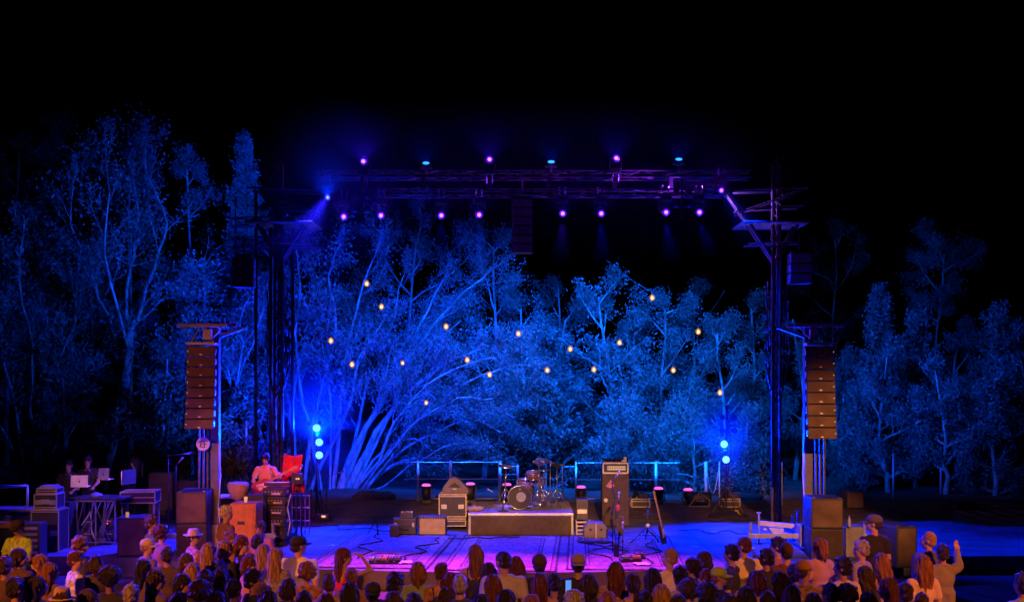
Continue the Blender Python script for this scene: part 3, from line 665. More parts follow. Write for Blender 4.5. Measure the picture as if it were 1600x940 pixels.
# crown trees behind it
def crown_tree(seed, label, Y, bx, by, tx, ty, halfw, h0, lvl=3, kids=6, r0=.16, per=6, size=.048, spread=.12, maxn=56000, lm=None, bm=None, name='broadleaf_tree', n=9):
    """a tree whose trunk runs from pixel bx,by to near tx,ty and whose boughs reach halfw pixels out"""
    T = Tree(seed); b = P(bx, by, Y); t_ = P(tx, ty, Y); H = (t_ - b).length; hw = halfw / F * Y
    mid = b.lerp(t_, .5) + Vector((T.r.uniform(-.4, .4), T.r.uniform(-.3, .3), 0))
    pts = T.limb([b, b.lerp(mid, .5), mid, t_], r0, .03, 0, 1)
    T.tips = []
    for q in range(n):
        t = h0 + (1 - h0) * (q + .5 * T.r.random()) / n; i = min(len(pts) - 2, int(t * (len(pts) - 1)))
        p = pts[i].lerp(pts[i + 1], T.r.random()); az = q * 2.4 + T.r.uniform(-.4, .4)
        env = math.sin(PI * min(.98, .22 + .72 * (t - h0) / (1 - h0))) ** .8
        el = .35 + .6 * t; d = Vector((math.cos(az), math.sin(az) * .8, el))
        T.branch(p, d, hw * env * T.r.uniform(.8, 1.2) * 1.05, r0 * .45 * (1.1 - .6 * t), lvl - 1, .06, .16, kids)
    return T.build(name, label, group=G, per=per, size=size, spread=spread, maxn=maxn, lm=lm, bm=bm, base=b)
crown_tree(21, 'leafy tree whose crown rises behind the leaning tree under the truss', 40, 640, 760, 650, 375, 150, .35, kids=6, n=12, maxn=49140)
crown_tree(22, 'leafy tree with spiky top below the hanging centre speaker', 39, 750, 765, 770, 385, 100, .35, kids=6, n=11, maxn=37800)
crown_tree(23, 'round tree with bright fine twigs right of centre', 37.5, 945, 760, 935, 462, 95, .25, kids=6, n=15, per=2, size=.07, r0=.16, maxn=41580)
crown_tree(24, 'smaller dim tree between the centre trees behind the drums', 43, 868, 765, 872, 440, 70, .3, kids=5, n=10, maxn=22680)
crown_tree(25, 'bushy tree behind the railing, left of the lower bulbs on the right', 38, 1040, 770, 1040, 485, 85, .1, kids=6, n=15, maxn=49140, size=.05)
crown_tree(26, 'full bushy tree behind the right light stand', 37, 1125, 780, 1118, 520, 75, .08, kids=6, n=15, maxn=49140, size=.05)
crown_tree(27, 'bushy tree partly behind the right mast', 38.5, 1178, 785, 1175, 480, 62, .1, kids=6, n=14, maxn=37800, size=.05)
crown_tree(28, 'low spreading tree just behind the bass amplifier and railing', 35, 985, 775, 990, 640, 62, .05, kids=6, n=13, r0=.1, maxn=37800, size=.05)
crown_tree(29, 'low leafy tree behind the railing right of the pink floor lights', 34.5, 1085, 780, 1080, 650, 58, .05, kids=6, n=12, r0=.1, maxn=37800, size=.05)
crown_tree(30, 'low dark tree behind the drum kit', 36, 850, 775, 850, 610, 62, .1, kids=5, n=11, r0=.1, maxn=22680, size=.08, lm=leaf_b)
crown_tree(41, 'small shrubby tree at the foot of the right mast', 34, 1165, 790, 1168, 660, 40, .05, kids=5, n=11, r0=.08, maxn=22680, size=.05)

# pale multi-stem tree left of the stage, behind the blue light stand
T = Tree(31); Y = 35.5
for pts, r0 in [([(462, 782), (458, 700), (455, 620), (475, 540, .3), (492, 470, .5), (480, 400, .8)], .15), ([(500, 782), (488, 690), (470, 600), (462, 520), (470, 440), (460, 385)], .11),
                ([(470, 782), (490, 660), (510, 580), (525, 500), (515, 430), (530, 380)], .10), ([(480, 782), (505, 720), (545, 640, -.6), (560, 560, -.6), (600, 500)], .11), ([(515, 782), (517, 660), (512, 560), (516, 470)], .07)]:
    T.limb(L3(Y, *pts), r0, .02, 2, 11, length=3.0, ang=(18, 50), jit=.12)
T.build('multi_stem_tree', 'pale multi-stem tree rising behind the blue light stand at left', group=G, per=2, size=.07, spread=.15, maxn=41580)

# pale bending stem right of the left speaker column
T = Tree(32); Y = 33.5
T.limb(L3(Y, (418, 720), (400, 670), (368, 635), (358, 590), (352, 560)), .10, .03, 2, 9, length=2.4, droop=.05)
T.limb(L3(Y, (415, 705), (398, 655), (372, 600, .3), (392, 540, .3), (412, 480)), .06, .02, 2, 10, length=2.6)
T.limb(L3(Y, (345, 740), (362, 640), (378, 560), (375, 500, .5), (400, 440)), .05, .02, 2, 12, length=2.6, droop=.15)
T.build('slender_tree', 'slender pale tree bending left above the guitarist', group=G, per=2, size=.06, spread=.14, maxn=22680)
crown_tree(33, 'leafy tree behind the left mast', 38, 420, 760, 425, 380, 85, .2, kids=6, n=13, maxn=37800)
crown_tree(34, 'dim twiggy tree behind the left speaker column', 39, 325, 760, 318, 410, 90, .2, kids=6, n=12, per=1, maxn=22680)
crown_tree(35, 'tree with small pale crown between the big forked tree and the pine', 41, 300, 740, 292, 270, 55, .6, kids=5, n=10, maxn=18900)

# forked tree at left
T = Tree(36); Y = 34.0
trunk = [(160, 765), (172, 705), (188, 640), (197, 570), (205, 515)]
T.limb(L3(Y, *trunk), .20, .13, 0, 1); T.tips = []
for pts, r0 in [([(205, 515), (228, 470), (262, 445, -.3), (305, 420, -.6)], .09), ([(203, 520), (198, 470, .3), (208, 400, .6), (215, 330, .9), (205, 260, 1)], .10), ([(215, 500), (240, 420), (262, 350, .5), (230, 270, .8), (225, 215, 1)], .09),
                ([(196, 560), (165, 490, .5), (140, 420, .6), (110, 350, .8), (120, 260, 1)], .08), ([(200, 545), (182, 470, -.5), (165, 400, -.6), (170, 300, -.5), (160, 200)], .07),
                ([(190, 625), (230, 605, -.3), (262, 575, -.6), (295, 550, -.8)], .06), ([(180, 690), (215, 668, -.5), (255, 665, -1)], .05), ([(186, 655), (220, 640), (240, 590), (280, 500)], .05), ([(205, 515), (250, 470), (285, 460), (320, 500)], .05)]:
    T.limb(L3(Y, *pts), r0, .018, 2, 11, length=2.9, ang=(18, 52), jit=.12)
T.build('forked_tree', 'tall pale forked tree behind the keyboard table at left', group=G, per=2, size=.065, spread=.16, maxn=37800)
# clump of slender trunks far left
T = Tree(37); Y = 34.5
for pts, r0 in [([(40, 770), (35, 700), (20, 620), (5, 560), (0, 500)], .10), ([(55, 770), (62, 700), (90, 620), (130, 545, .5), (160, 480, .8), (175, 400, 1)], .12), ([(48, 770), (58, 690), (70, 600), (72, 500, .5), (60, 400, .8)], .09),
                ([(70, 770), (85, 690), (110, 610), (145, 560), (180, 500)], .08), ([(35, 770), (25, 720), (-10, 640), (-40, 560)], .09), ([(62, 760), (50, 640), (52, 540), (30, 440), (40, 340)], .08), ([(60, 760), (80, 600), (120, 500), (110, 420)], .06)]:
    T.limb(L3(Y, *pts), r0, .02, 2, 12, length=3.2, ang=(16, 50), jit=.12)
T.build('slender_trunk_clump', 'clump of slender pale trunks at the far left edge', group=G, per=2, size=.06, spread=.15, maxn=37800)
crown_tree(38, 'high dim tree crown at the upper left', 43, 100, 740, 130, 210, 120, .4, kids=6, n=14, maxn=37800)
crown_tree(39, 'dim leafy tree at the left edge behind the slender trunks', 45, 10, 740, 30, 240, 130, .3, kids=6, n=13, maxn=30239)
crown_tree(42, 'dim crown over the forked tree at left', 40, 205, 740, 200, 200, 75, .45, kids=6, n=12, maxn=30239)

# conifers
def conifer(seed, label, Y, bx, by, ty, halfw, whorls=16, lm=None, maxn=45360, size=.07, h0=.1, per=3, name='pine_tree', open_=1.0):
    T = Tree(seed); b = P(bx, by, Y); t_ = P(bx + T.r.uniform(-3, 3), ty, Y); hw = halfw / F * Y; H = t_.z - b.z
    T.limb([b, b.lerp(t_, .5), t_], .14, .015, 0, 1, sub=6); T.tips = [t_ - Vector((0, 0, .1 * k)) for k in range(6)]
    for q in range(whorls):
        t = h0 + (1 - h0) * (q / whorls) ** .9; p = b.lerp(t_, t)
        for k in range(6):
            az = k * PI / 3 + q * .7 + T.r.uniform(-.3, .3); L_ = hw * (1 - t) ** .75 * T.r.uniform(.7, 1.25) + .18
            d = Vector((math.cos(az), math.sin(az), .25 + .75 * t * open_))
            T.branch(p + Vector((0, 0, T.r.uniform(-.12, .12))), d, L_, .03 * (1.1 - t) + .008, 1, .12 * open_, .08, max(4, int(5 * L_)), ang=(30, 60), shrink=(.25, .45))
    return T.build(name, label, group=G, per=per, size=size, spread=.07, maxn=maxn, lm=lm or leaf_b, bm=bark_d, base=b)
conifer(51, 'tall pointed pine behind the left mast', 40, 384, 760, 212, 105, 26, lm=leaf_a, h0=.4, maxn=41580, open_=1.5)
conifer(52, 'slim pine right of the right speaker column', 37, 1372, 785, 450, 62, 20, h0=.15)
conifer(53, 'broad pine in the middle of the right woods', 36, 1432, 790, 492, 90, 20, h0=.2)
conifer(54, 'dim pine behind the gap in the right woods', 42, 1508, 780, 500, 66, 20, h0=.3)
conifer(55, 'broad pine at the right edge', 35.5, 1562, 790, 484, 85, 22, h0=.2)
conifer(56, 'low young pine beside the dark square speaker', 35, 1335, 795, 600, 38, 12, maxn=17010)
crown_tree(57, 'tall tree with a lone bright crown high at the right', 44, 1470, 760, 1478, 395, 58, .78, kids=6, n=10, maxn=22680, size=.052)
crown_tree(58, 'bushy dim tree with two pale stems in the right woods', 34, 1478, 800, 1462, 575, 60, .3, kids=6, n=12, maxn=30239)
crown_tree(59, 'bushy dim tree low behind the right speaker column', 34.5, 1395, 800, 1385, 560, 62, .2, kids=6, n=12, maxn=30239)
crown_tree(60, 'leafy dim tree at the lower right corner of the woods', 33.5, 1560, 805, 1555, 590, 55, .2, kids=6, n=12, maxn=26460)
crown_tree(61, 'faint tree high above the woods between the mast and the pines', 48, 1300, 750, 1305, 375, 70, .6, kids=5, n=10, maxn=17010)
crown_tree(62, 'leafy tree just right of the right mast', 39, 1238, 770, 1240, 500, 48, .25, kids=5, n=10, maxn=17010)
crown_tree(63, 'dark low shrubby tree behind the left sound table', 32, 250, 775, 262, 560, 70, .1, kids=5, n=10, r0=.08, maxn=17010, lm=leaf_b, size=.07)
crown_tree(64, 'dark leafy tree at left behind the two sound engineers', 33, 105, 770, 98, 590, 70, .1, kids=5, n=10, r0=.08, maxn=17010, lm=leaf_b, size=.07)
crown_tree(65, 'dark shrub behind the guitarist', 32.5, 385, 775, 388, 640, 50, .05, kids=5, n=10, r0=.07, maxn=22680, size=.075, name='shrub')

crown_tree(71, 'bushy tree closing the gap between the round bright tree and the bushy one', 39.5, 1000, 765, 992, 520, 75, .15, kids=6, n=14, maxn=46000)
crown_tree(72, 'broad leafy tree behind the drums and the small dim tree', 40, 880, 765, 882, 500, 85, .15, kids=6, n=14, maxn=46000)
crown_tree(73, 'tall leafy tree behind the right light stand and last bulb', 41, 1095, 770, 1085, 470, 80, .2, kids=6, n=13, maxn=40000)
crown_tree(74, 'leafy tree filling the space behind the tip of the leaning limbs', 38.5, 800, 765, 812, 480, 75, .2, kids=6, n=13, maxn=40000)
crown_tree(75, 'low bushy tree behind the railing between the posts at right', 34.8, 1040, 778, 1035, 665, 52, .05, kids=6, n=12, r0=.08, maxn=30000)
crown_tree(76, 'dim full tree between the two broad pines', 40, 1500, 780, 1495, 540, 75, .1, kids=6, n=13, maxn=36000)
crown_tree(77, 'dim full tree between the slim pine and the middle pine', 41, 1400, 780, 1405, 520, 70, .1, kids=6, n=13, maxn=36000)
crown_tree(78, 'dim tree closing the right edge of the woods', 38, 1595, 790, 1590, 520, 65, .1, kids=6, n=12, maxn=30000)

crown_tree(79, 'dim tree between the right speaker column and the slim pine', 40, 1315, 780, 1318, 560, 60, .15, kids=6, n=12, maxn=26000)
crown_tree(80, 'dim low tree filling the dark gap beside the right tower', 37, 1345, 790, 1350, 640, 45, .05, kids=5, n=10, r0=.08, maxn=18000)
# ------------------------------------------------------------------ instruments and cases
m_dkgrey = mat('dark_grey_tolex', (.07, .065, .065), .7, bump=.3, bscale=120)
m_tan = mat('tan_grille_cloth', (.42, .33, .20), .85, bump=.4, bscale=160)
m_caseedge = mat('case_edge_aluminium', (.62, .56, .46), .4, .6)
m_ply = mat('black_laminate', (.05, .045, .045), .4)
def flight_case(t, c, size, name='case_body', rz=0, latch=True, lid=.7):
    x, y, z = c; W_, D_, H = size
    b = MB().box((x, y, z + H / 2), (W_ - .01, D_ - .01, H - .01), bevel=.004).build(name, m_ply, t)
    e = MB(); r_ = .022
    for sz in (0, 1):
        for sy in (-1, 1): e.box((x, y + sy * D_ / 2, z + sz * H), (W_ + r_ * .6, r_, r_))
        for sx in (-1, 1): e.box((x + sx * W_ / 2, y, z + sz * H), (r_, D_ - r_, r_ * .98))
    for sx in (-1, 1):
        for sy in (-1, 1): e.box((x + sx * W_ / 2, y + sy * D_ / 2, z + H / 2), (r_ * .97, r_ * .97, H - r_))
    e.box((x, y - D_ / 2 - .004, z + H * lid), (W_ - .03, .012, .02)); e.build('edge_trim', m_caseedge, b)
    if latch:
        for sx in (-.32, .32): MB().box((x + sx * W_, y - D_ / 2 - .006, z + H * .45), (.13, .012, .10), bevel=.004).build('recessed_handle', m_alu, b)
    return b
# drum riser
t = thing('drum_riser', 'low black-skirted drum platform in the middle of the stage', 'riser', XY(814, 24.9)); hw = 165 / 2 / F * 24.9
MB().box((0, 1.15, .475), (hw * 2, 2.3, .05), bevel=.006).build('deck', m_alu, t)
MB().box((0, 1.15, .506), (hw * 2 - .02, 2.28, .01)).build('deck_carpet', mat('riser_carpet', (.32, .28, .30), .95, var=.4, scale=10, bump=.4, bscale=60), t)
for sx in (-1, 1):
    for yy in (.08, 2.2): MB().box((sx * (hw - .03), yy, .225), (.05, .05, .45)).build('leg', m_steelwhite, t)
mb = MB(); n = 90; v = []; f = []
for i in range(n + 1):
    u = i / n; x = (u - .5) * 2 * (hw - .06)
    for j in range(9):
        q = j / 8; fold = .022 * math.sin(u * 42 + 3 * math.sin(u * 5) + q * 2) * q + .03 * q * math.exp(-((u - .62 - .16 * q) * 14) ** 2) + .02 * q * math.exp(-((u - .95 + .1 * q) * 20) ** 2)
        v.append((x, -.02 - fold - .05 * q * q, .45 - q * .435))
for i in range(n):
    for j in range(8): a = i * 9 + j; f.append((a, a + 9, a + 10, a + 1))
mb.add(v, f); o = mb.build('skirt', m_blackcloth, t, True); s_ = o.modifiers.new('s', 'SOLIDIFY'); s_.thickness = .006
m_blackcloth.node_tree.nodes['Principled BSDF'].inputs['Sheen Weight'].default_value = .3

# drum kit
def kitpos(px, Y): return XY(px, Y, .512)
dk = thing('drum_kit', 'drum kit on the skirted riser, black bass drum with blue centre', 'drum kit', kitpos(830, 25.7)); o0 = dk.location
X = lambda px, Y=25.7: XY(px, Y).x - o0.x
Mx = Matrix.Rotation(R(90), 3, 'X')
bd = MB().lathe([(.27, -.2), (.275, -.19), (.275, .19), (.27, .2)], (X(812), .0, .29), 32, Mx).build('bass_drum', mat('dark_shell', (.04, .04, .06), .3), dk, True)
MB().lathe([(.268, .2), (.288, .2), (.288, .235), (.268, .235)], (X(812), 0, .29), 32, Mx, True).build('hoop', m_chrome, bd, True)
MB().cyl((X(812), -.205, .29), (X(812), -.208, .29), .262, .262, 32).build('front_head', mat('black_drum_head', (.015, .015, .018), .35), bd)
MB().cyl((X(814), -.209, .30), (X(814), -.212, .30), .115, .115, 28).build('head_port_patch', mat('blue_patch', (.25, .3, .6), .4), bd)
MB().add([(X(812) - .035, -.212, .495), (X(812) + .035, -.212, .495), (X(812), -.212, .465)], [(0, 1, 2)]).build('crest', m_chrome, bd)
MB().prism([(X(812) - .18, .05), (X(812) + .02, .06), (X(812) - .1, .2)], -.225, -.21).build('dark_cloth', m_black, bd)
def drum(name, px, dy, z, r_, h, tilt=0, m=None):
    d = MB().lathe([(r_, -h / 2), (r_, h / 2)], (X(px), dy, z), 20, Matrix.Rotation(tilt, 3, 'X')).build(name, m or mat('wood_shell', (.16, .07, .04), .3), dk, True)
    for s in (-1, 1): MB().lathe([(r_ - .006, s * h / 2 - .01), (r_ + .010, s * h / 2 - .01), (r_ + .010, s * h / 2 + .012), (r_ - .006, s * h / 2 + .012)], (X(px), dy, z), 20, Matrix.Rotation(tilt, 3, 'X'), True).build('rim', m_chrome, d, True)
    q = MB()
    for k in range(8): a = k * PI / 4; q.cyl((X(px) + (r_ + .01) * math.cos(a), dy + (r_ + .01) * math.sin(a), z - h / 2), (X(px) + (r_ + .01) * math.cos(a), dy + (r_ + .01) * math.sin(a), z + h / 2), .006, .006, 5)
    q.build('tension_rods', m_chrome, d)
drum('rack_tom', 833, .1, .78, .155, .14, R(12)); drum('snare_drum', 842, .45, .60, .17, .13, R(6), m_chrome); drum('floor_tom', 822, .75, .45, .2, .36)
m_brass = mat('cymbal_brass', (.5, .36, .12), .3, .9)
def cyst(px, dy, h, rc, tilt, legs=True, boom=None):
    b = (X(px), dy, 0); s = MB().cyl((b[0], dy, .22), (b[0], dy, h), .013, .010, 7)
    for q in (.35, .7, 1.0):
        if q < h: s.cyl((b[0], dy, q), (b[0], dy, q + .05), .022, .022, 8).box((b[0] + .02, dy, q + .02), (.05, .015, .02))
    for a in (20, 140, 260): s.cone((b[0], dy, .42), (b[0] + .28 * math.cos(R(a)), dy + .28 * math.sin(R(a)), .012), .010, .010, 6).cyl((b[0], dy, .2), (b[0] + .16 * math.cos(R(a)), dy + .16 * math.sin(R(a)), .2), .007, .007, 5)
    c = Vector((b[0], dy, h))
    if boom: e = c + Vector(boom); s.cyl(c - Vector(boom) * .3, e, .009, .008, 6); c = e
    st = s.build('cymbal_stand', m_chrome, dk, True)
    if rc: MB().lathe([(.01, .022), (.035, .012), (rc, -.008), (rc, -.012)], c, 24, Matrix.Rotation(tilt, 3, 'X') @ Matrix.Rotation(tilt * .6, 3, 'Y')).build('cymbal', m_brass, st, True)
cyst(843, .5, 1.02, .0, R(10)); cyst(842, -.1, 1.10, .16, R(14)); cyst(860, .1, 1.08, .20, R(12), boom=(-.15, .1, .05)); cyst(851, .8, .85, .18, 0); cyst(790, .7, .95, .2, R(10)); cyst(872, .6, 1.0, .18, R(12)); cyst(846, .0, .7, .0, 0)
MB().lathe([(.15, .0), (.16, .04), (.15, .09)], (X(845), 1.1, .45), 18).cyl((X(845), 1.1, .1), (X(845), 1.1, .45), .02).build('stool', m_black, dk, True)
def mic_stand(label, base, h, boom, name='microphone_stand', round_base=True, rz=0):
    t = thing(name, label, 'microphone stand', base, rz); s = MB().cyl((0, 0, .02), (0, 0, h), .012, .010, 7)
    if round_base: s.lathe([(.13, 0), (.13, .015), (.03, .03)], n=16)
    else:
        for a in (90, 210, 330): s.cyl((0, 0, .14), (.28 * math.cos(R(a)), .28 * math.sin(R(a)), .01), .009, .009, 6)
    s.cyl((0, 0, h * .55), (0, 0, h * .55 + .06), .02, .02, 8); s.build('stand', m_black, t, True)
    e = Vector(boom) + Vector((0, 0, h)); MB().cyl(Vector((0, 0, h)) - Vector(boom) * .25, e, .009, .008, 6).cyl((0, -.02, h), (0, .02, h), .02, .02, 8).build('boom', m_black, t, True)
    d = Vector(boom).normalized() if Vector(boom).length > .02 else Vector((0, 0, 1)); m_ = MB().cyl(e, e + d * .12, .016, .02, 8).sph(e + d * .14, .03, 10, 7).build('microphone', m_alu, t, True)
    return t
mic_stand('small microphone on a short stand left of the bass drum', kitpos(786, 25.2), .32, (-.22, 0, .12))
mic_stand('overhead microphone on a boom left of the drums', XY(788, 26.9, .512), 1.15, (.3, 0, .15), round_base=False)
mic_stand('overhead microphone stand behind the cymbals', XY(880, 27.1, .512), 1.1, (-.45, 0, .35), round_base=False)
# bits on the riser's left corner
t = thing('towel', 'yellowish crumpled towel on the left corner of the riser', 'towel', XY(742, 25.3, .512)); 
q = MB().sph((0, 0, .05), (.2, .14, .07), 14, 9); 
for v_ in q.bm.verts: v_.co *= 1 + random.Random(round(v_.co.x * 99 + v_.co.z * 31)).uniform(-.25, .25)
q.build('cloth', mat('mustard_cloth', (.5, .34, .1), .95), t, True)

# right of riser: small black amp on crate
t = thing('small_amplifier', 'small black amplifier with silver strip right of the riser', 'amplifier', XY(909, 25.1, .34)); MB().box((0, 0, .24), (.26, .3, .46), bevel=.015).build('cabinet', m_dkgrey, t); MB().box((0, -.155, .2), (.22, .014, .09), bevel=.003).build('panel', m_caseedge, t); MB().box((0, -.153, .37), (.2, .01, .16)).build('grille', m_black, t)
MB().tube([(-.08, 0, .48), (-.05, 0, .52), (.05, 0, .52), (.08, 0, .48)], .01).build('handle', m_black, t)
t = thing('milk_crate', 'pale open crate under the small black amplifier', 'crate', XY(911, 25.0)); mb = MB()
for k in range(4): mb.box((0, -.16, .04 + .09 * k), (.34, .015, .035)).box((-.165, 0, .04 + .09 * k), (.015, .31, .035)).box((.165, 0, .04 + .09 * k), (.015, .31, .035))
for sx in (-1, 1):
    for sy in (-1, 1): mb.box((sx * .155, sy * .145, .165), (.03, .03, .33))
mb.build('slatted_sides', mat('pale_crate', (.5, .45, .48), .6), t)

# grey wedge monitor on road case
t = thing('road_case', 'aluminium-edged road case left of the drum riser', 'case', XY(708, 26.0, 0)); 
flight_case(t, (0, 0, .32), (.63, .5, .52), lid=.92); flight_case(t, (.03, 0, .10), (.55, .5, .17), 'lower_case', latch=False)
for sx in (-1, 1):
    for sy in (-1, 1): MB().cyl((sx * .2 - .015, sy * .18, .045), (sx * .2 + .015, sy * .18, .045), .045, .045, 12).build('caster', m_rubber, t)
zc = .85
t = thing('monitor_wedge', 'grey wedge monitor speaker sitting on the road case', 'loudspeaker', XY(711, 26.0, zc)); mt = mat('grey_speaker_shell', (.22, .18, .18), .7, bump=.3, bscale=90)
MB().prism([(-.30, 0), (.33, 0), (.33, .10), (.10, .34), (.0, .39), (-.12, .36), (-.28, .15)], -.2, .2).build('body', mt, t)
MB().prism([(-.16, .16), (.14, .15), (.0, .28)], -.212, -.203).build('handle_recess', m_black, t); MB().box((0, -.215, .12), (.09, .01, .03)).build('badge', m_alu, t)
# tan amp
def combo(label, px0, px1, ytop, Y, face, name='guitar_amplifier', rz=0, dep=.28):
    W_ = (px1 - px0) / F * Y; H = P(0, ytop, Y).z; t = thing(name, label, 'amplifier', XY((px0 + px1) / 2, Y), rz)
    MB().box((0, dep / 2, H / 2), (W_, dep, H), bevel=.018).build('cabinet', m_dkgrey, t); MB().box((0, -.006, H * .46), (W_ - .05, .015, H * .82), bevel=.004).build('grille', face, t)
    MB().box((0, -.004, H * .93), (W_ - .06, .012, H * .06)).build('control_panel', m_black, t)
    k = MB()
    for q in range(9): k.cyl((-W_ * .36 + q * W_ * .09, -.01, H * .93), (-W_ * .36 + q * W_ * .09, -.025, H * .93), .010, .010, 8)
    k.build('knobs', m_caseedge, t); MB().tube([(-.09, dep / 2, H), (-.06, dep / 2, H + .03), (.06, dep / 2, H + .03), (.09, dep / 2, H)], .01).build('handle', m_black, t)
    return t
combo('guitar amplifier with bright tan grille cloth left of the riser', 654, 697, 806, 24.95, m_tan)
# hard black case with pedals on top
t = thing('hard_case', 'black hard carrying case standing left of the tan amplifier', 'case', XY(632, 24.9)); mh = mat('black_resin', (.045, .04, .04), .5, bump=.2)
MB().box((0, .15, .2), (.54, .3, .38), bevel=.03).build('shell', mh, t); MB().box((0, -.004, .21), (.56, .02, .03)).build('lid_seam', m_black, t)
for s in (-.2, .2): MB().box((s, -.02, .24), (.05, .03, .09), bevel=.006).build('latch', m_alu, t)
MB().tube([(-.1, -.01, .16), (-.09, -.05, .14), (.09, -.05, .14), (.1, -.01, .16)], .012).build('handle', m_black, t, True)
t = thing('small_bag', 'small dark bag leaning on the left of the hard case', 'bag', XY(616, 24.7)); MB().box((0, 0, .14), (.2, .16, .28), bevel=.05).build('bag_body', m_blackcloth, t, True)
t = thing('effects_box', 'small colourful pedal box lying on the hard case', 'effects pedal', XY(636, 25.0, .39)); MB().box((0, 0, .06), (.3, .2, .12), bevel=.01).build('housing', mh, t)
for k, c in enumerate(((.6, .5, .05), (.7, .1, .3), (.1, .5, .2), (.6, .3, .1), (.7, .7, .7))): MB().box((-.11 + k * .055, -.03, .14), (.04, .07, .035), bevel=.006).build('pedal', mat('pedal_%d' % k, c, .4), t)
# pedalboards, papers
def pedalboard(px, Y, W_, D_, label, n, seed, rz=0):
    r = random.Random(seed); t = thing('pedalboard', label, 'pedalboard', XY(px, Y, .02), rz); MB().box((0, 0, .03), (W_, D_, .05), bevel=.008, rx=R(5)).build('board', m_black, t)
    cols = [(.6, .28, .05), (.02, .35, .6), (.5, .5, .5), (.1, .1, .1), (.5, .1, .08), (.15, .4, .15), (.12, .1, .1), (.6, .5, .4)]
    for k in range(n):
        x = -W_ / 2 + W_ * ((k % (n // 2)) + .5) / (n // 2); y = (-.25 if k < n // 2 else .25) * D_; c = cols[(k * 3 + seed) % 8]
        b = MB().box((x, y, .085), (W_ / (n // 2) * .8, D_ * .38, .05), bevel=.006).build('pedal', mat('pedal_paint_%d' % ((k * 3 + seed) % 8), c, .35), t); MB().cyl((x, y - D_ * .1, .11), (x, y - D_ * .1, .128), .012, .012, 8).cyl((x - .02, y + D_ * .1, .11), (x - .02, y + D_ * .1, .125), .009, .009, 6).build('switch', m_chrome, b)
    MB().tube([(-W_ / 2, .1, .1), (-W_ * .3, .2, .14), (0, .1, .15), (W_ * .3, .22, .12), (W_ / 2, .1, .1)], .008, 5).build('patch_cable', m_rubber, t, True)
pedalboard(602, 21.2, .62, .42, 'crowded pedalboard at the front left of the stage', 10, 2); pedalboard(985, 21.3, .42, .2, 'small pedals at the end of the microphone cable', 4, 5, R(10)); pedalboard(1000, 21.6, .2, .12, 'pair of small pedals behind the other small pedals', 2, 3)
for px, Y, lb in ((633, 21.1, 'white set list sheet lying right of the crowded pedalboard'), (1003, 20.9, 'white set list sheet lying beside the small pedals')):
    mb = MB(); v = []; f = []
    for j in range(6):
        for i in range(5): v.append((i * .07 - .14, j * .06 - .15, .004 + .012 * math.sin(i * 1.1 + j * .7) ** 2))
    for j in range(5):
        for i in range(4): a = j * 5 + i; f.append((a, a + 1, a + 6, a + 5))
    o = mb.add(v, f).build('set_list', mat('paper', (.8, .8, .8), .7), None, True, XY(px, Y, .03)); o.rotation_euler = (0, 0, R(12)); s_ = o.modifiers.new('s', 'SOLIDIFY'); s_.thickness = .001; tag(o, lb, 'paper')
# bass rig
Yb = 26.4; hB = P(0, 740, Yb).z; t = thing('bass_cabinet', 'tall black bass speaker cabinet at the right back of the stage', 'loudspeaker', XY(962, Yb)); W_ = 42 / F * Yb
MB().box((0, .25, hB / 2), (W_, .45, hB), bevel=.02).build('cabinet', m_dkgrey, t); MB().box((0, .018, hB * .5), (W_ - .05, .02, hB - .08), bevel=.004).build('grille', mat('bass_grille', (.11, .075, .055), .8, bump=.5, bscale=140), t)
q = MB().add([(-.24, .004, hB - .30), (-.12, .004, hB - .14), (-.06, .004, hB - .22), (-.03, .004, hB - .30), (-.14, .004, hB - .34)], [(0, 1, 2, 3, 4)]); q.build('sticker', mat('pink_sticker', (.6, .25, .35), .6), t)
MB().lathe([(.035, 0), (.05, .004), (.035, .008)], (-.24, 0, hB * .5), 16, Mx).build('round_badge', m_white, t)
for s in (-1, 1): MB().box((s * W_ / 2, .2, hB * .7), (.012, .16, .06)).build('side_handle', m_black, t)
t = thing('bass_amplifier', 'racked amplifier head in a white-trimmed case on the bass cabinet', 'amplifier', XY(962, Yb, hB)); hA = P(0, 722, Yb).z - hB
MB().box((0, .25, hA / 2), (.58, .4, hA - .04), bevel=.01).build('rack_body', m_dkgrey, t)
e = MB()
for z in (.02, hA - .02): e.box((0, .045, z), (.62, .03, .035))
for s in (-1, 1): e.box((s * .30, .045, hA / 2), (.03, .03, hA - .075))
e.build('case_trim', m_caseedge, t); MB().box((.02, .04, hA * .5), (.44, .012, .10)).build('amp_panel', mat('amp_panel_glow', (.3, .25, .15), .4, emit=(1, .7, .35), es=.35), t)
k = MB()
for q in range(8): k.cyl((-.18 + q * .055, .034, hA * .52), (-.18 + q * .055, .012, hA * .52), .014, .014, 8)
k.build('knobs', m_black, t)
for x, z, n_ in ((-.2, .05, 'coiled_cable'), (.05, .05, 'coiled_cable'), ): tag(MB().tube([(x + .09 * math.cos(a * .6), .2 + .07 * math.sin(a * .6), .015 + a * .002) for a in range(34)], .011, 5).build('coiled_cable', m_rubber, None, True, XY(962, Yb, hB + hA)), 'black coiled cable on top of the bass amplifier, %s half' % ('left' if x < 0 else 'middle'), 'cable')
t = thing('tuner', 'small silver clip tuner standing on the bass amplifier', 'tuner', XY(975, Yb + .2, hB + hA)); MB().box((0, 0, .02), (.12, .08, .04), bevel=.006).box((.03, 0, .09), (.08, .02, .06), bevel=.005).build('housing', m_alu, t)
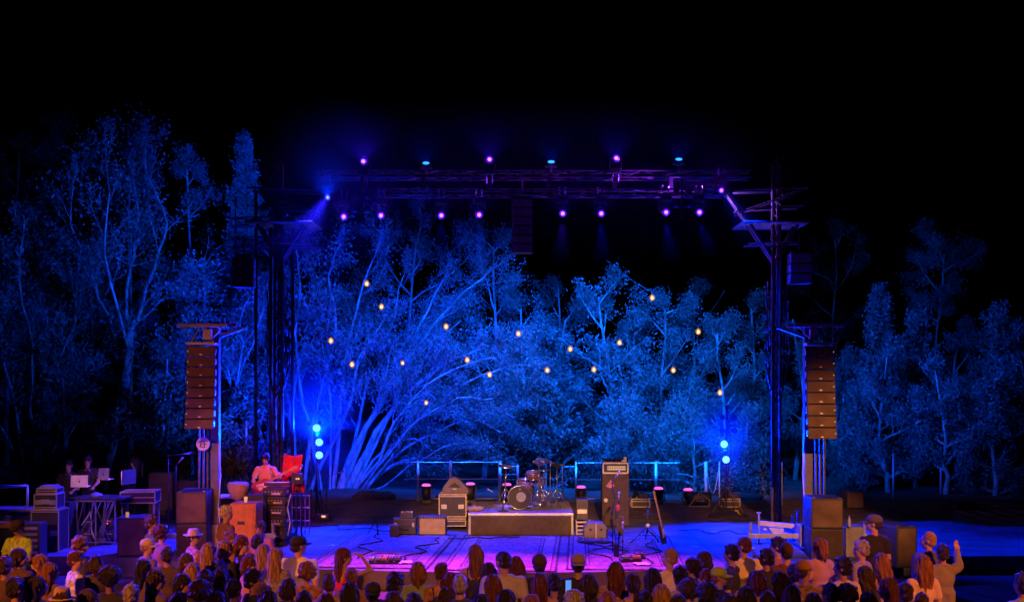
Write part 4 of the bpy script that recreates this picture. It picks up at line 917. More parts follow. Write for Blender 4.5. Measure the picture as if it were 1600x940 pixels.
# boxes right of riser at floor: low monitor and round pads
t = thing('floor_monitor', 'low black stage monitor lying between the crate and the tall stand', 'loudspeaker', XY(930, 24.6)); MB().prism([(-.26, 0), (.26, 0), (.26, .22), (.16, .34), (-.16, .34), (-.26, .22)], -.18, .25).build('body', mt, t)
for s in (-.12, .12): MB().cyl((s, -.185, .2), (s, -.2, .2), .03, .03, 10).build('knob', m_black, t)
MB().cyl((-.0, -.25, 0), (-.0, -.25, .35), .012, .012, 6).build('pole', m_white, t)
for px, lb in ((918, 'flat round black cable drum in front of the low monitor'), (942, 'flat round black pad right of the cable drum')): tag(MB().lathe([(.17, 0), (.18, .03), (.06, .045)], n=20).build('cable_coil', m_rubber, None, True, XY(px, 23.7, .02)), lb, 'cable coil')
# central microphone stands
t = mic_stand('tall straight microphone stand at centre right with hanging cloth', XY(957, 22.4), 1.45, (.06, -.03, .10), round_base=True)
MB().tube([(.0, -.02, 1.4), (.05, -.03, 1.1), (-.03, -.04, .8), (.05, -.03, .4), (.08, -.1, .03)], .012, 5).build('microphone_cable', m_rubber, t, True)
c_ = MB().box((.09, 0, .84), (.07, .05, .24), bevel=.02); c_.build('drink_holder', m_black, t); MB().sph((.11, -.02, .93), (.045, .03, .07), 10, 7).build('red_cloth', mat('red_cloth', (.5, .08, .12), .9), t, True)
t = mic_stand('shorter microphone stand standing behind the tall centre one', XY(967, 23.2), .95, (.0, 0, .06), round_base=True); MB().box((.03, -.02, .45), (.14, .08, .42), bevel=.03).build('hanging_bag', m_blackcloth, t)
t = thing('bottle', 'dark drink bottle on the stage beside the tall microphone stand', 'bottle', XY(963, 21.9, .02)); MB().lathe([(.05, 0), (.055, .03), (.055, .2), (.03, .26)], n=14).build('bottle_body', mat('dark_bottle', (.05, .05, .12), .2), t, True)
mic_stand('thin straight stand just right of the tall centre microphone stand', XY(973, 22.0), .5, (.0, 0, .03), 'floor_stand')
# keyboard/music tripod with guitar
t = thing('guitar_stand', 'black tripod stand carrying a guitar at the right of the rugs', 'stand', XY(1012, 23.8)); s = MB().cyl((0, 0, .2), (0, 0, .8), .016, .013, 8)
for a in (200, 335, 90): s.cyl((0, 0, .36), (.42 * math.cos(R(a)), .42 * math.sin(R(a)), .015), .012, .012, 6).cyl((0, 0, .16), (.2 * math.cos(R(a)), .2 * math.sin(R(a)), .17), .008, .008, 5)
s.box((0, 0, .62), (.26, .03, .02)).cyl((0, 0, .74), (.0, 0, 1.02), .010, .008); s.build('tripod', m_black, t, True); MB().lathe([(.02, .33), (.045, .36), (.045, .4), (.02, .42)], n=12).build('collar', m_white, t, True)
MB().tube([(0, -.1, .3), (.1, -.12, .2), (.2, -.1, .08), (.22, -.15, .03)], .02).build('rest_arm', m_black, t)
def guitar(t, c, M_, col, s=1.0, body_col=None):
    """electric bass/guitar, neck along +Z of M_, face along -Y"""
    out = []; 
    for a in range(28):
        an = 2 * PI * a / 28; z = math.cos(an) * .22; w = (.155 + .02 * math.cos(2 * an) - .03 * math.exp(-(z - .03) ** 2 / .004)) * math.sin(an); w *= 1 - .18 * (z / .22 > 0) * (z / .22)
        out.append((w, z - .05))
    def tr(mb):
        mb.bm.transform(Matrix.Translation(c) @ M_.to_4x4() @ Matrix.Scale(s, 4)); return mb
    b = tr(MB().prism(out, -.022, .022)).build('guitar_body', body_col or m_wood, t); tr(MB().prism([(-.06, -.14), (.09, -.12), (.08, .06), (-.02, .05)], -.027, -.023)).build('pickguard', m_white, b)
    tr(MB().box((0, -.03, .40), (.05, .02, .66)).box((0, -.03, -.1), (.08, .014, .04))).build('neck', mat('maple_neck', (.45, .28, .12), .4), t)
    h = tr(MB().prism([(-.03, .72), (.035, .72), (.05, .88), (.0, .91), (-.035, .86)], -.038, -.02)).build('headstock', mat('maple_neck', (.45, .28, .12), .4), t)
t = thing('bass_guitar', 'dark bass guitar with pale neck leaning on the tripod stand', 'guitar', XY(1029, 23.6)); guitar(t, (.07, 0, .27), Matrix.Rotation(R(-13), 3, 'Y') @ Matrix.Rotation(R(60), 3, 'Z') @ Matrix.Rotation(R(0), 3, 'X'), None, 1.0, mat('dark_sunburst', (.05, .025, .02), .3))
# metal framed case & small things behind right
t = thing('spot_case', 'dark lamp with a bent metal stand bar beside the rightmost floor light', 'stage light', XY(1091, 30.4)); MB().box((.05, 0, .25), (.62, .4, .34), bevel=.12).build('housing', m_black, t, True)
MB().tube([(-.3, -.24, .04), (.25, -.24, .04), (.28, -.24, .22), (.0, -.24, .42), (-.3, -.24, .04)], .016).build('stand_bar', m_alu, t); MB().tube([(-.05, -.24, .4), (-.1, -.24, .2), (.12, -.24, .18), (.02, -.24, .4)], .012).build('yoke', m_alu, t)
for px, lb in ((1000, 'dark equipment on the ground between the bass cabinet and the thick post'), (1140, 'low dark equipment pile behind the right light stand')):
    t = thing('equipment_pile', lb, 'equipment', XY(px, 30.6)); flight_case(t, (0, 0, .0), (.5, .4, .22), latch=False); MB().box((.1, 0, .29), (.3, .25, .12), bevel=.03).build('box', m_black, t); MB().cyl((-.2, 0, .22), (-.1, -.1, .42), .05, .07, 10).build('lamp', m_black, t)
t = thing('rag', 'yellow rag or glove lying near the right light stand', 'rag', XY(1152, 28.2)); MB().tube([(-.06, 0, .16), (0, -.02, .17), (.04, 0, .08), (.1, -.05, .05), (.14, -.04, .02)], .03, 7, .02).build('cloth', mat('yellow_rag', (.7, .5, .1), .9), t, True)
tag(lump(None, (.5, .25, .13), 77).build('cable_heap', m_rubber, None, True, XY(1140, 28.3)), 'black heap of cable under the yellow rag', 'cable')
# left floor: stool-like music stand, light stand base, small lamp
t = thing('folding_stand', 'small black folding stand on the open floor at left', 'stand', XY(587, 24.9)); MB().tube([(-.2, 0, 0), (-.02, 0, .32), (.03, 0, .32), (.02, .15, 0)], .012).tube([(.03, 0, .32), (.08, -.1, 0)], .012).build('legs', m_black, t)
mic_stand('boom microphone stand right of the left light stand', XY(510, 28.0), 1.05, (.3, 0, .1), round_base=False); mic_stand('thin microphone stand behind the red banner at left', XY(486, 27.6), 1.3, (-.02, 0, .2), round_base=False)
t = thing('floor_lamp_box', 'small dark device with a warm glow at the foot of the left light stand', 'device', XY(505, 27.5)); MB().box((0, 0, .09), (.35, .25, .18), bevel=.03).build('housing', m_black, t); MB().box((.03, -.13, .12), (.1, .012, .05)).build('lit_window', e_amber, t)
tag(lump(None, (.55, .3, .11), 78).build('cable_heap', m_rubber, None, True, XY(488, 27.4)), 'black heap of cable at the foot of the left light stand', 'cable')

# ------------------------------------------------------------------ left wing
m_orange = mat('orange_tolex', (.50, .17, .03), .6, bump=.2, bscale=100)
t = thing('orange_cabinet', 'bright orange speaker cabinet in front of the guitarist', 'loudspeaker', XY(379, 22.2), R(-4)); W_ = 42 / F * 22.2; H = P(0, 786, 22.2).z
MB().box((0, .25, H / 2), (W_, .5, H), bevel=.02).build('cabinet', m_orange, t); MB().box((-.02, -.004, H * .52), (W_ - .06, .014, H - .1), bevel=.004).build('back_panel', mat('orange_panel', (.58, .23, .04), .7), t); MB().box((-.03, -.016, H * .62), (.15, .012, .07), bevel=.01).build('jack_plate', m_dkgrey, t)
t = thing('drink', 'small amber-glowing drink standing on the orange cabinet', 'drink', XY(384, 22.4, H + .005)); MB().lathe([(.03, 0), (.04, .11)], n=14).build('glass', mat('glowing_drink', (.6, .4, .12), .15, emit=(1, .55, .2), es=.5), t, True)  # the drink is no lamp, emission stands in for light on it
t = thing('cloth_lampshade', 'pale cloth shade standing behind the orange cabinet', 'lampshade', XY(372, 23.4)); MB().lathe([(.05, .95), (.17, 1.05), (.24, 1.3), (.2, 1.36)], n=18).build('shade', mat('pale_cloth', (.5, .3, .2), .9), t, True); MB().cyl((0, 0, 0), (0, 0, .98), .03).lathe([(.15, 0), (.15, .02)]).build('stem', m_black, t)
t = thing('keyboard_table', 'purple-topped low table left of the guitarist', 'table', XY(352, 24.4)); MB().box((0, 0, .95), (.55, .5, .05), bevel=.01).build('table_top', m_white, t)
for sx in (-1, 1):
    for sy in (-1, 1): MB().cyl((sx * .23, sy * .2, 0), (sx * .23, sy * .2, .93), .02).build('leg', m_black, t)
t = thing('amplifier_head', 'black slanted amplifier head between the shade and the rack stack', 'amplifier', XY(396, 23.2, .0)); MB().box((0, .1, .4), (.5, .4, .8)).build('support_case', m_ply, t); MB().prism([(-.28, .8), (.28, .8), (.24, 1.12), (-.12, 1.12)], -.12, .22).build('body', m_black, t); MB().box((0, -.125, .97), (.26, .012, .05)).build('logo_strip', m_caseedge, t)
# rack stack
t = thing('equipment_rack', 'tall stack of black rack cases beside the guitarist', 'rack', XY(433, 23.6), R(-6)); z = .0; r = random.Random(5)
MB().box((0, 0, .06), (.5, .5, .1)).build('base', m_black, t)
for k, h in enumerate((.28, .24, .22, .20, .18)):
    w_ = .50 - .0 * k; b = MB().box((0, 0, .12 + z + h / 2), (w_, .46, h - .015), bevel=.01).build('rack_unit', m_ply, t); f_ = MB(); kn = MB()
    for q in range(6): kn.cyl((-.18 + q * .07, -.235, .12 + z + h * .55), (-.18 + q * .07, -.25, .12 + z + h * .55), .015, .015, 8)
    kn.build('knobs', m_alu, b); MB().box((r.uniform(-.1, .1), -.236, .12 + z + h * .3), (.2, .01, .04)).build('label_plate', m_caseedge if k % 2 else m_white, b)
    MB().box((.255, -.05, .12 + z + h / 2), (.008, .12, .06)).build('sticker', mat('sticker_%d' % k, [(.1, .5, .4), (.6, .6, .6), (.3, .6, .2), (.6, .5, .1), (.5, .5, .7)][k], .6), b); z += h
MB().tube([(.27, -.1, .2), (.33, -.12, .5), (.26, -.1, .8), (.34, -.1, 1.1)], .014).tube([(-.28, -.1, .1), (-.3, -.12, .4), (-.27, -.1, .7)], .012).build('cables', m_white, t, True)
t = thing('keyboard', 'small keyboard lying on the top of the rack stack', 'keyboard', XY(434, 23.6, 1.27), R(4)); MB().box((0, 0, .04), (.55, .28, .07), bevel=.01).build('case', m_black, t); MB().box((0, -.08, .078), (.5, .1, .008)).build('keys', m_white, t)
mic_stand('chrome stand with boom in front of the red banner', XY(461, 23.8), 1.25, (.1, 0, .3), round_base=False)
# red banner on its frame
t = thing('red_banner', 'crumpled red cloth banner draped on a frame right of the guitarist', 'banner', XY(457, 24.8)); mr = mat('red_banner_cloth', (.65, .03, .04), .8)
def cloth(x0, x1, z0, z1, seed, skew=0):
    mb = MB(); n, k = 14, 10; v = []; f = []; r_ = random.Random(seed)
    for j in range(k + 1):
        for i in range(n + 1):
            u, w_ = i / n, j / k; v.append((x0 + (x1 - x0) * u + skew * w_, .03 * math.sin(u * 17 + seed) + .02 * math.sin(w_ * 9 + u * 5) + r_.uniform(-.006, .006), z0 + (z1 - z0) * w_ + .02 * math.sin(u * 7 + seed)))
    for j in range(k):
        for i in range(n): a = j * (n + 1) + i; f.append((a, a + 1, a + n + 2, a + n + 1))
    return mb.add(v, f)
for a in ((-.26, .18, 1.35, 1.84, 1, .06), (-.26, -.08, .95, 1.36, 2, 0), (-.02, .28, .98, 1.27, 3, .0)):
    o = cloth(*a).build('cloth', mr, t, True); s_ = o.modifiers.new('s', 'SOLIDIFY'); s_.thickness = .006
MB().cyl((-.28, .06, 0), (-.28, .06, 1.85), .018).cyl((.2, .06, 0), (.2, .06, 1.8), .018).cyl((-.28, .06, 1.8), (.2, .06, 1.8), .014).build('frame', m_black, t)
t = thing('stage_monitor_light', 'dark device with lit window hanging before the red banner', 'device', XY(464, 24.5, 1.22)); MB().prism([(-.12, .0), (.16, .02), (.12, .22), (-.1, .26)], -.08, .08).build('housing', m_black, t); MB().box((.03, -.085, .12), (.08, .012, .035)).build('lit_window', e_amber, t); MB().cyl((0, 0, -1.22), (0, 0, .02), .014).build('pole', m_black, t)
t = thing('instrument_rack', 'rack of thin chrome stands and percussion right of the rack stack', 'rack', XY(470, 25.2)); mb = MB()
for k in range(5): mb.cyl((-.2 + k * .1, 0, 0), (-.2 + k * .1, 0, .9), .012)
for z in (.3, .6, .88): mb.cyl((-.22, 0, z), (.22, 0, z), .012)
mb.build('frame', m_alu, t)

# sign disc
t = thing('round_sign', 'round white sign with dark marks hanging on the left tower', 'sign', P(317, 693, 22.6)); MB().cyl((0, 0, 0), (0, .02, 0), .14, .14, 28).build('disc', m_white, t)
q = MB()
for a, b in (((-.09, .03), (.05, .05)), ((-.06, -.02), (.08, .0)), ((-.03, .07), (-.05, -.07)), ((.02, .05), (.04, -.06)), ((-.07, -.05), (.05, -.07))): q.cyl((a[0], -.004, a[1]), (b[0], -.004, b[1]), .009, .009, 6)
q.build('marks', mat('sign_marks', (.1, .08, .15), .6), t)

# mixing desk area at the far left
t = thing('steel_rail_table', 'table with a bent steel rail at the far left edge', 'table', XY(22, 24)); MB().box((0, 0, .72), (1.0, .6, .05), bevel=.01).build('table_top', mat('wood_top', (.3, .2, .18), .5), t)
MB().tube([(-.28, -.2, .74), (-.28, -.2, 1.22), (.38, -.2, 1.24), (.38, -.2, .74)], .03, 8).build('rail', m_galv, t, True)
for sx in (-1, 1):
    for sy in (-1, 1): MB().box((sx * .45, sy * .25, .35), (.05, .05, .7)).build('leg', m_black, t)
t = thing('organ_cabinet', 'reddish wooden instrument cabinet at the far left edge', 'cabinet', XY(12, 22.2)); MB().box((0, .2, .60), (.62, .5, .12), bevel=.02).build('top', m_wood, t); MB().box((.27, .2, .27), (.07, .46, .54)).box((-.27, .2, .27), (.07, .46, .54)).build('side', m_wood, t); MB().box((0, .25, .28), (.46, .3, .5)).build('back_panel', m_black, t)
tag(lump(None, (.14, .1, .09), 81).build('headphones_case', m_black, None, True, XY(12, 22.5, .67)), 'small dark pouch on the wooden instrument cabinet', 'pouch')
t = thing('flight_case_stack', 'tall flight case on end carrying two smaller gold-edged cases', 'case', XY(72, 22.6)); flight_case(t, (0, .2, .0), (.56, .5, .86), lid=.96)
t = thing('small_flight_case', 'gold-edged black case with a latch, on the tall flight case', 'case', XY(71, 22.6, .88)); flight_case(t, (0, .2, 0), (.46, .4, .30), lid=.12); MB().box((0, -.01, .15), (.17, .014, .10), bevel=.004).build('center_latch', m_caseedge, t)
t = thing('slim_flight_case', 'slim gold-edged case topmost on the case stack', 'case', XY(72, 22.6, 1.20)); flight_case(t, (0, .2, 0), (.40, .36, .10), latch=False, lid=.5); MB().box((0, .2, .13), (.3, .3, .05)).build('top_tray', m_caseedge, t)
t = thing('sound_table', 'long blue-lit equipment table crowded with cables', 'table', XY(152, 23.6)); mfr = mat('blue_grey_frame', (.35, .35, .45), .4, .5)
MB().box((0, .3, .98), (1.15, .8, .04), bevel=.01).build('table_top', m_ply, t)
fr = MB()
for x in (-.42, .0, .42): fr.box((x, -.08, .48), (.03, .03, .96))
for z in (.05, .94): fr.box((0, -.08, z), (.87, .028, .028))
for x in (-.42, .42): fr.box((x, .6, .48), (.03, .03, .96)); fr.box((x, .26, .93), (.028, .70, .026))
fr.build('frame', mfr, t)
cb = MB(); r = random.Random(9)
for k in range(16):
    x = r.uniform(-.55, .5); x2 = x + r.uniform(-.35, .35); cb.tube([(x, -.05, 1.0), (x + .02, -.14, .9), ((x + x2) / 2, -.12, .5 + r.uniform(-.2, .2)), (x2, -.1, .15), (x2 + .1, -.15, .04)], .010, 5)
cb.build('hanging_cables', mat('grey_cable', (.22, .2, .25), .5), t, True)
for x, z, w_ in ((-.2, .1, .3), (.22, .1, .34), (-.18, .36, .22), (.24, .38, .2)): b = MB().box((x, .15, z + .1), (w_, .3, .2), bevel=.02).build('device', m_dkgrey, t); MB().box((x, -.003, z + .12), (w_ * .6, .008, .03)).build('display', m_alu, b)
MB().tube([(-.3, -.1, .42), (-.1, -.11, .72), (-.08, -.11, .3), (0, -.12, .12)], .014).build('looped_lead', m_white, t, True)
for x in (.30, .30): pass
MB().sph((.26, -.11, .52), .014).sph((.26, -.11, .46), .012).build('indicator', emat('red_indicator', (1, .1, .15), 3), t)
def laptop(label, px, py, Y, W_, H, m, rz=0):
    p = P(px, py, Y); t = thing('laptop', label, 'laptop', (p.x, p.y, p.z - H), rz); l = MB().box((0, 0, H / 2), (W_, .012, H), bevel=.004, rx=R(-8)).build('screen_back', m, t); MB().box((0, .14, .008), (W_, .24, .016), bevel=.004).build('keyboard_base', m, t)
    MB().box((0, .009, H / 2), (W_ - .03, .004, H - .03), rx=R(-8)).build('lit_screen', mat('screen_fill_glow', (.1, .1, .1), .3, emit=(1.0, .25, .6), es=14.0), l)  # strong pink screen emission added to brighten the engineers behind
    MB().lathe([(.017, 0), (.019, .004)], (0, -.012, H / 2 - .005), 12, Mx).sph((.012, -.012, H / 2 + .022), (.008, .004, .006), 6, 5).build('emblem', m_black, l)
laptop('open silver laptop on the sound table, nearer the case stack', 124, 742, 23.6, .36, .26, mat('silver_lid', (.6, .56, .6), .35, .3), R(6))
laptop('open laptop with a blue-lit lid farther right on the sound table', 162, 731, 25.0, .26, .27, mat('blue_lid', (.45, .45, .7), .4), R(-8))
tag(lump(None, (.13, .1, .07), 82).build('headphones', mat('grey_plastic', (.3, .3, .35), .4), None, True, XY(151, 23.6, 1.05)), 'pale headphones lying on the sound table', 'headphones')
t = thing('mixing_console', 'mixing console in a blue-edged case on a stand behind the black speaker', 'mixing console', XY(215, 24.2), R(6)); flight_case(t, (0, .3, .82), (.75, .6, .24), latch=False, lid=.5)
kn = MB()
for i in range(10):
    for j in range(4): kn.box((-.32 + i * .07, .1 + j * .12, 1.075), (.02, .03, .02))
kn.build('faders', m_alu, t)
for sx in (-1, 1): MB().box((sx * .34, .05, .41), (.035, .035, .82)).box((sx * .34, .55, .41), (.035, .035, .82)).build('stand_leg', mfr, t)
t = thing('glass_of_beer', 'small glass of amber drink on the black speaker at left', 'drink', XY(199, 21.95, P(0, 808, 21.9).z)); MB().lathe([(.028, 0), (.036, .10)], n=14).build('glass', mat('glowing_drink2', (.6, .35, .08), .15, emit=(1, .5, .12), es=.4), t, True)  # weak emission paints the warm light into the drink
# screen edge monitor, light on stand
t = thing('monitor_screen', 'thin upright monitor screen seen edge-on behind the mixing console', 'monitor', XY(201, 25.5, 1.0), R(70)); MB().box((0, 0, .28), (.5, .03, .34), bevel=.01).build('screen', mfr, t); MB().box((0, 0, .05), (.2, .2, .02)).cyl((0, 0, .05), (0, 0, .14), .02).build('foot', m_black, t)
t = thing('dark_moving_light', 'unlit dark-blue stage light on a stand behind the mixing console', 'stage light', XY(210, 27)); MB().cyl((0, 0, 0), (0, 0, 1.2), .03).box((0, 0, .04), (.5, .5, .06)).build('stand', m_black, t); MB().sph((0, 0, 1.42), (.16, .15, .24), 14, 9).build('head', m_cabinet, t, True); MB().cyl((-.02, -.16, 1.5), (.05, -.16, 1.36), .02).build('highlight_bar', m_alu, t); MB().tube([(-.2, 0, 1.5), (-.2, 0, 1.17), (.2, 0, 1.17), (.2, 0, 1.5)], .03).build('yoke', m_black, t)
mic_stand('tall microphone stand with short top bar left of the left subwoofer', XY(263, 24.5), 1.85, (.35, 0, .04), round_base=False); mic_stand('second tall thin stand just left of the left subwoofer', XY(275, 24.8), 1.6, (.05, 0, .06), round_base=False)
for px, Y, w_, h, lb in ((250, 27.5, .6, 1.2, 'tall dark equipment cabinet behind the thin stands'), (285, 28, .7, .95, 'dark case behind the left subwoofer'), (40, 24.2, .5, .6, 'blue-lit low rack of devices behind the visitor in the bright shirt'), (97, 23.2, .35, .95, 'narrow dark cabinet right of the flight case stack')):
    t = thing('equipment_cabinet', lb, 'cabinet', XY(px, Y)); b = MB().box((0, .2, h / 2), (w_, .4, h), bevel=.015).build('body', m_ply, t)
    for k in range(int(h / .18)): MB().box((0, -.005, .1 + k * .18), (w_ * .8, .012, .11), bevel=.004).build('rack_panel', m_dkgrey, b)
kn = thing('blue_device_rack', 'open rack with small coloured lights behind the bright-shirted visitor', 'rack', XY(52, 21.9)); MB().box((0, 0, .35), (.42, .35, .7), bevel=.01).build('frame', m_ply, kn)
for k in range(5): MB().box((0, -.18, .12 + k * .12), (.32, .01, .05)).build('device', mfr if k % 2 else mat('violet_panel', (.4, .25, .5), .4), kn)
# pit barrier-like table edge at left front

# joints between the deck panels, tape marks and more leads
jm = mat('dark_joint', (.03, .03, .035), .9); tapem = mat('white_gaffer_tape', (.6, .6, .55), .7)
mb = MB()
for k in range(7): mb.box((-5.9 + k * 2.0 + (.03 if k % 2 else 0), 24.3, .0045), (.014, 6.6, .001))
for y in (22.3, 24.6, 26.6): mb.box((.4, y, .0062), (16.0, .014, .001))
o = mb.build('deck_joints', jm); o['kind'] = 'structure'
r = random.Random(44)
for k, (px, Y, lb) in enumerate(((560, 26.3, 'small white tape cross on the blue floor left of the hard case'), (1085, 23.2, 'small white tape cross on the floor right of the right rug'), (1120, 25.4, 'small white tape cross on the floor in front of the right light stand'), (520, 23.4, 'small white tape cross on the floor behind the black-capped man'))):
    q = XY(px, Y, .009); a = r.uniform(0, 1.5); tag(MB().box((0, 0, 0), (.26, .045, .001), rz=a).box((0, 0, .0012), (.26, .045, .001), rz=a + 1.5).build('tape_mark', tapem, None, False, q), lb, 'tape mark', 'tape marks on the stage')
cable(wig(XY(700, 24.2), XY(812, 24.5), 16, .12, 21), 'black cable lying along the foot of the drum riser skirt')
cable(wig(XY(630, 21.4), XY(690, 24.4), 14, .22, 22), 'black cable running from the pedalboard to the tan amplifier')
cable(wig(XY(985, 21.4), XY(940, 24.2), 14, .22, 23), 'black cable curving from the small pedals to the low monitor')
cable(wig(XY(1060, 25.6), XY(1180, 25.0), 14, .35, 24), 'long cable lying on the open blue floor at right')
cable(wig(XY(640, 27.9), XY(900, 28.6), 18, .25, 25, .0), 'long cable on the brown apron behind the riser')
# ------------------------------------------------------------------ people
def remesh(mb, voxel=.012, smooth=3, noise=None, name='m'):
    me = bpy.data.meshes.new(name); bmesh.ops.recalc_face_normals(mb.bm, faces=mb.bm.faces); mb.bm.to_mesh(me); mb.bm.free()
    o = bpy.data.objects.new('tmp', me); COL.objects.link(o)
    m = o.modifiers.new('r', 'REMESH'); m.mode = 'VOXEL'; m.voxel_size = voxel; m.use_smooth_shade = True
    if smooth: q = o.modifiers.new('s', 'SMOOTH'); q.factor = .5; q.iterations = smooth
    dg = bpy.context.evaluated_depsgraph_get(); out = bpy.data.meshes.new_from_object(o.evaluated_get(dg)); out.name = name
    bpy.data.objects.remove(o); bpy.data.meshes.remove(me)
    if noise:
        n = len(out.vertices); co = np.empty(n * 3, np.float32); out.vertices.foreach_get('co', co); co = co.reshape(-1, 3); nr = np.empty(n * 3, np.float32)
        out.vertices.foreach_get('normal', nr); nr = nr.reshape(-1, 3); co += nr * noise(co)[:, None]; out.vertices.foreach_set('co', co.ravel())
    out.polygons.foreach_set('use_smooth', [True] * len(out.polygons)); out.update()
    out.materials.clear(); return out
V3 = Vector
SH = {s: V3((s * .178, -.005, 1.405)) for s in (-1, 1)}
def arms(pose):
    """elbow, wrist, hand direction, palm normal, curl for left (-1) and right (1)"""
    d = {s: (V3((s * .225, -.035, 1.13)), V3((s * .225, .06, .89)), V3((0, .12, -1)), V3((-s, 0, 0)), .35) for s in (-1, 1)}
    if pose == 'phone': d[1] = (V3((.24, .08, 1.16)), V3((.10, .29, 1.30)), V3((-.15, .25, 1)), V3((-.2, -1, .1)), .9)
    if pose == 'brow': d[1] = (V3((.44, .06, 1.50)), V3((.20, .13, 1.66)), V3((-1, -.15, .25)), V3((0, .1, -1)), .15)
    if pose == 'clap':
        d[1] = (V3((.24, .10, 1.15)), V3((.06, .30, 1.30)), V3((-.15, .3, 1)), V3((-1, 0, 0)), .2); d[-1] = (V3((-.24, .10, 1.15)), V3((-.05, .30, 1.28)), V3((.15, .3, 1)), V3((1, 0, 0)), .2)
    if pose == 'up': d[1] = (V3((.33, .10, 1.42)), V3((.34, .18, 1.64)), V3((.05, .1, 1)), V3((0, 1, 0)), .25)
    if pose == 'folded':
        d[1] = (V3((.25, .06, 1.14)), V3((-.02, .21, 1.16)), V3((-1, -.05, .1)), V3((0, -1, 0)), .4); d[-1] = (V3((-.25, .06, 1.14)), V3((.02, .25, 1.12)), V3((1, -.05, .1)), V3((0, -1, 0)), .4)
    if pose == 'desk':
        for s in (-1, 1): d[s] = (V3((s * .25, .10, 1.15)), V3((s * .17, .33, 1.06)), V3((-s * .1, 1, -.15)), V3((0, 0, -1)), .5)
    if pose == 'guitar':
        d[1] = (V3((.27, .05, 1.14)), V3((.06, .20, 1.06)), V3((-.8, .1, -.5)), V3((0, -1, 0)), .6); d[-1] = (V3((-.33, .10, 1.18)), V3((-.40, .28, 1.24)), V3((.1, .2, 1)), V3((.6, -.8, 0)), 1.1)
    if pose == 'around': d[1] = (V3((.38, .08, 1.34)), V3((.56, .18, 1.40)), V3((1, .2, .05)), V3((0, .3, -1)), .4)
    return d
def hand(mb, wr, dr, nm, curl, s):
    dr = dr.normalized(); nm = (nm - dr * nm.dot(dr)).normalized(); sd = dr.cross(nm).normalized()
    Mh = Matrix((sd, dr, nm)).transposed()
    mb.sph(wr + dr * .045, (.040, .052, .016), 10, 7, Mh)
    for k, L_ in enumerate((.066, .078, .073, .056)):
        b = wr + dr * .082 + sd * (-.030 + .020 * k); a1 = curl * .6; a2 = curl * 1.3
        d1 = dr * math.cos(a1) + nm * math.sin(a1) + sd * (.10 * (k - 1.5)) * .6; d2 = dr * math.cos(a2) + nm * math.sin(a2)
        p = b + d1 * L_ * .5; q = p + d2 * L_ * .5; mb.cone(b - dr * .02, p, .0098, .0090, 6).cone(p, q, .0090, .0078, 6)
    ts = -1 if sd.dot(V3((s, 0, 0))) > 0 else -1
    b = wr + dr * .022 + sd * ts * .032; p = b + dr * .028 + sd * ts * .028 + nm * .010; q = p + dr * .030 + sd * ts * .006 + nm * .012; mb.cone(b, p, .013, .0105, 6).cone(p, q, .0105, .0085, 6)
def head(mb, rot):
    T = lambda v: rot @ (V3(v) - V3((0, 0, 1.56))) + V3((0, 0, 1.56)); r3 = rot
    mb.sph(T((0, -.008, 1.655)), (.074, .094, .096), 14, 10, r3); mb.sph(T((0, .03, 1.60)), (.058, .062, .075), 12, 8, r3); mb.sph(T((0, .045, 1.553)), (.036, .042, .026), 10, 6, r3)
    mb.sph(T((0, .068, 1.668)), (.052, .02, .012), 10, 6, r3)     # brow
    mb.cone(T((0, .088, 1.645)), T((0, .106, 1.612)), .009, .014, 7); mb.sph(T((0, .083, 1.578)), (.024, .013, .009), 8, 6, r3)
    for s in (-1, 1): mb.sph(T((s * .076, -.012, 1.628)), (.011, .021, .032), 8, 6, r3); mb.sph(T((s * .036, .064, 1.615)), (.02, .02, .018), 8, 6, r3)
def face_parts(rot):
    T = lambda v: rot @ (V3(v) - V3((0, 0, 1.56))) + V3((0, 0, 1.56)); e = MB()
    for s in (-1, 1): e.sph(T((s * .029, .084, 1.645)), (.0135, .008, .008), 8, 6, rot)
    b = MB()
    for s in (-1, 1): b.cone(T((s * .014, .094, 1.666)), T((s * .046, .080, 1.668)), .004, .003, 5)
    l = MB().sph(T((0, .096, 1.578)), (.021, .006, .006), 10, 6, rot)
    out = []
    for q, n in ((e, 'eyes'), (b, 'eyebrows'), (l, 'lips')):
        me = bpy.data.meshes.new(n); q.bm.to_mesh(me); q.bm.free(); me.materials.append(None); out.append((n, me))
    return out
CACHE = {}
def RZ(a, nod=0): return Matrix.Rotation(R(a), 3, 'Z') @ Matrix.Rotation(R(nod), 3, 'X')
def legs_of(pose): return {s: (V3((s * .088, 0, .93)), V3((s * .100, .02 if s > 0 else .0, .50)), V3((s * .108, -.01, .085))) for s in (-1, 1)}
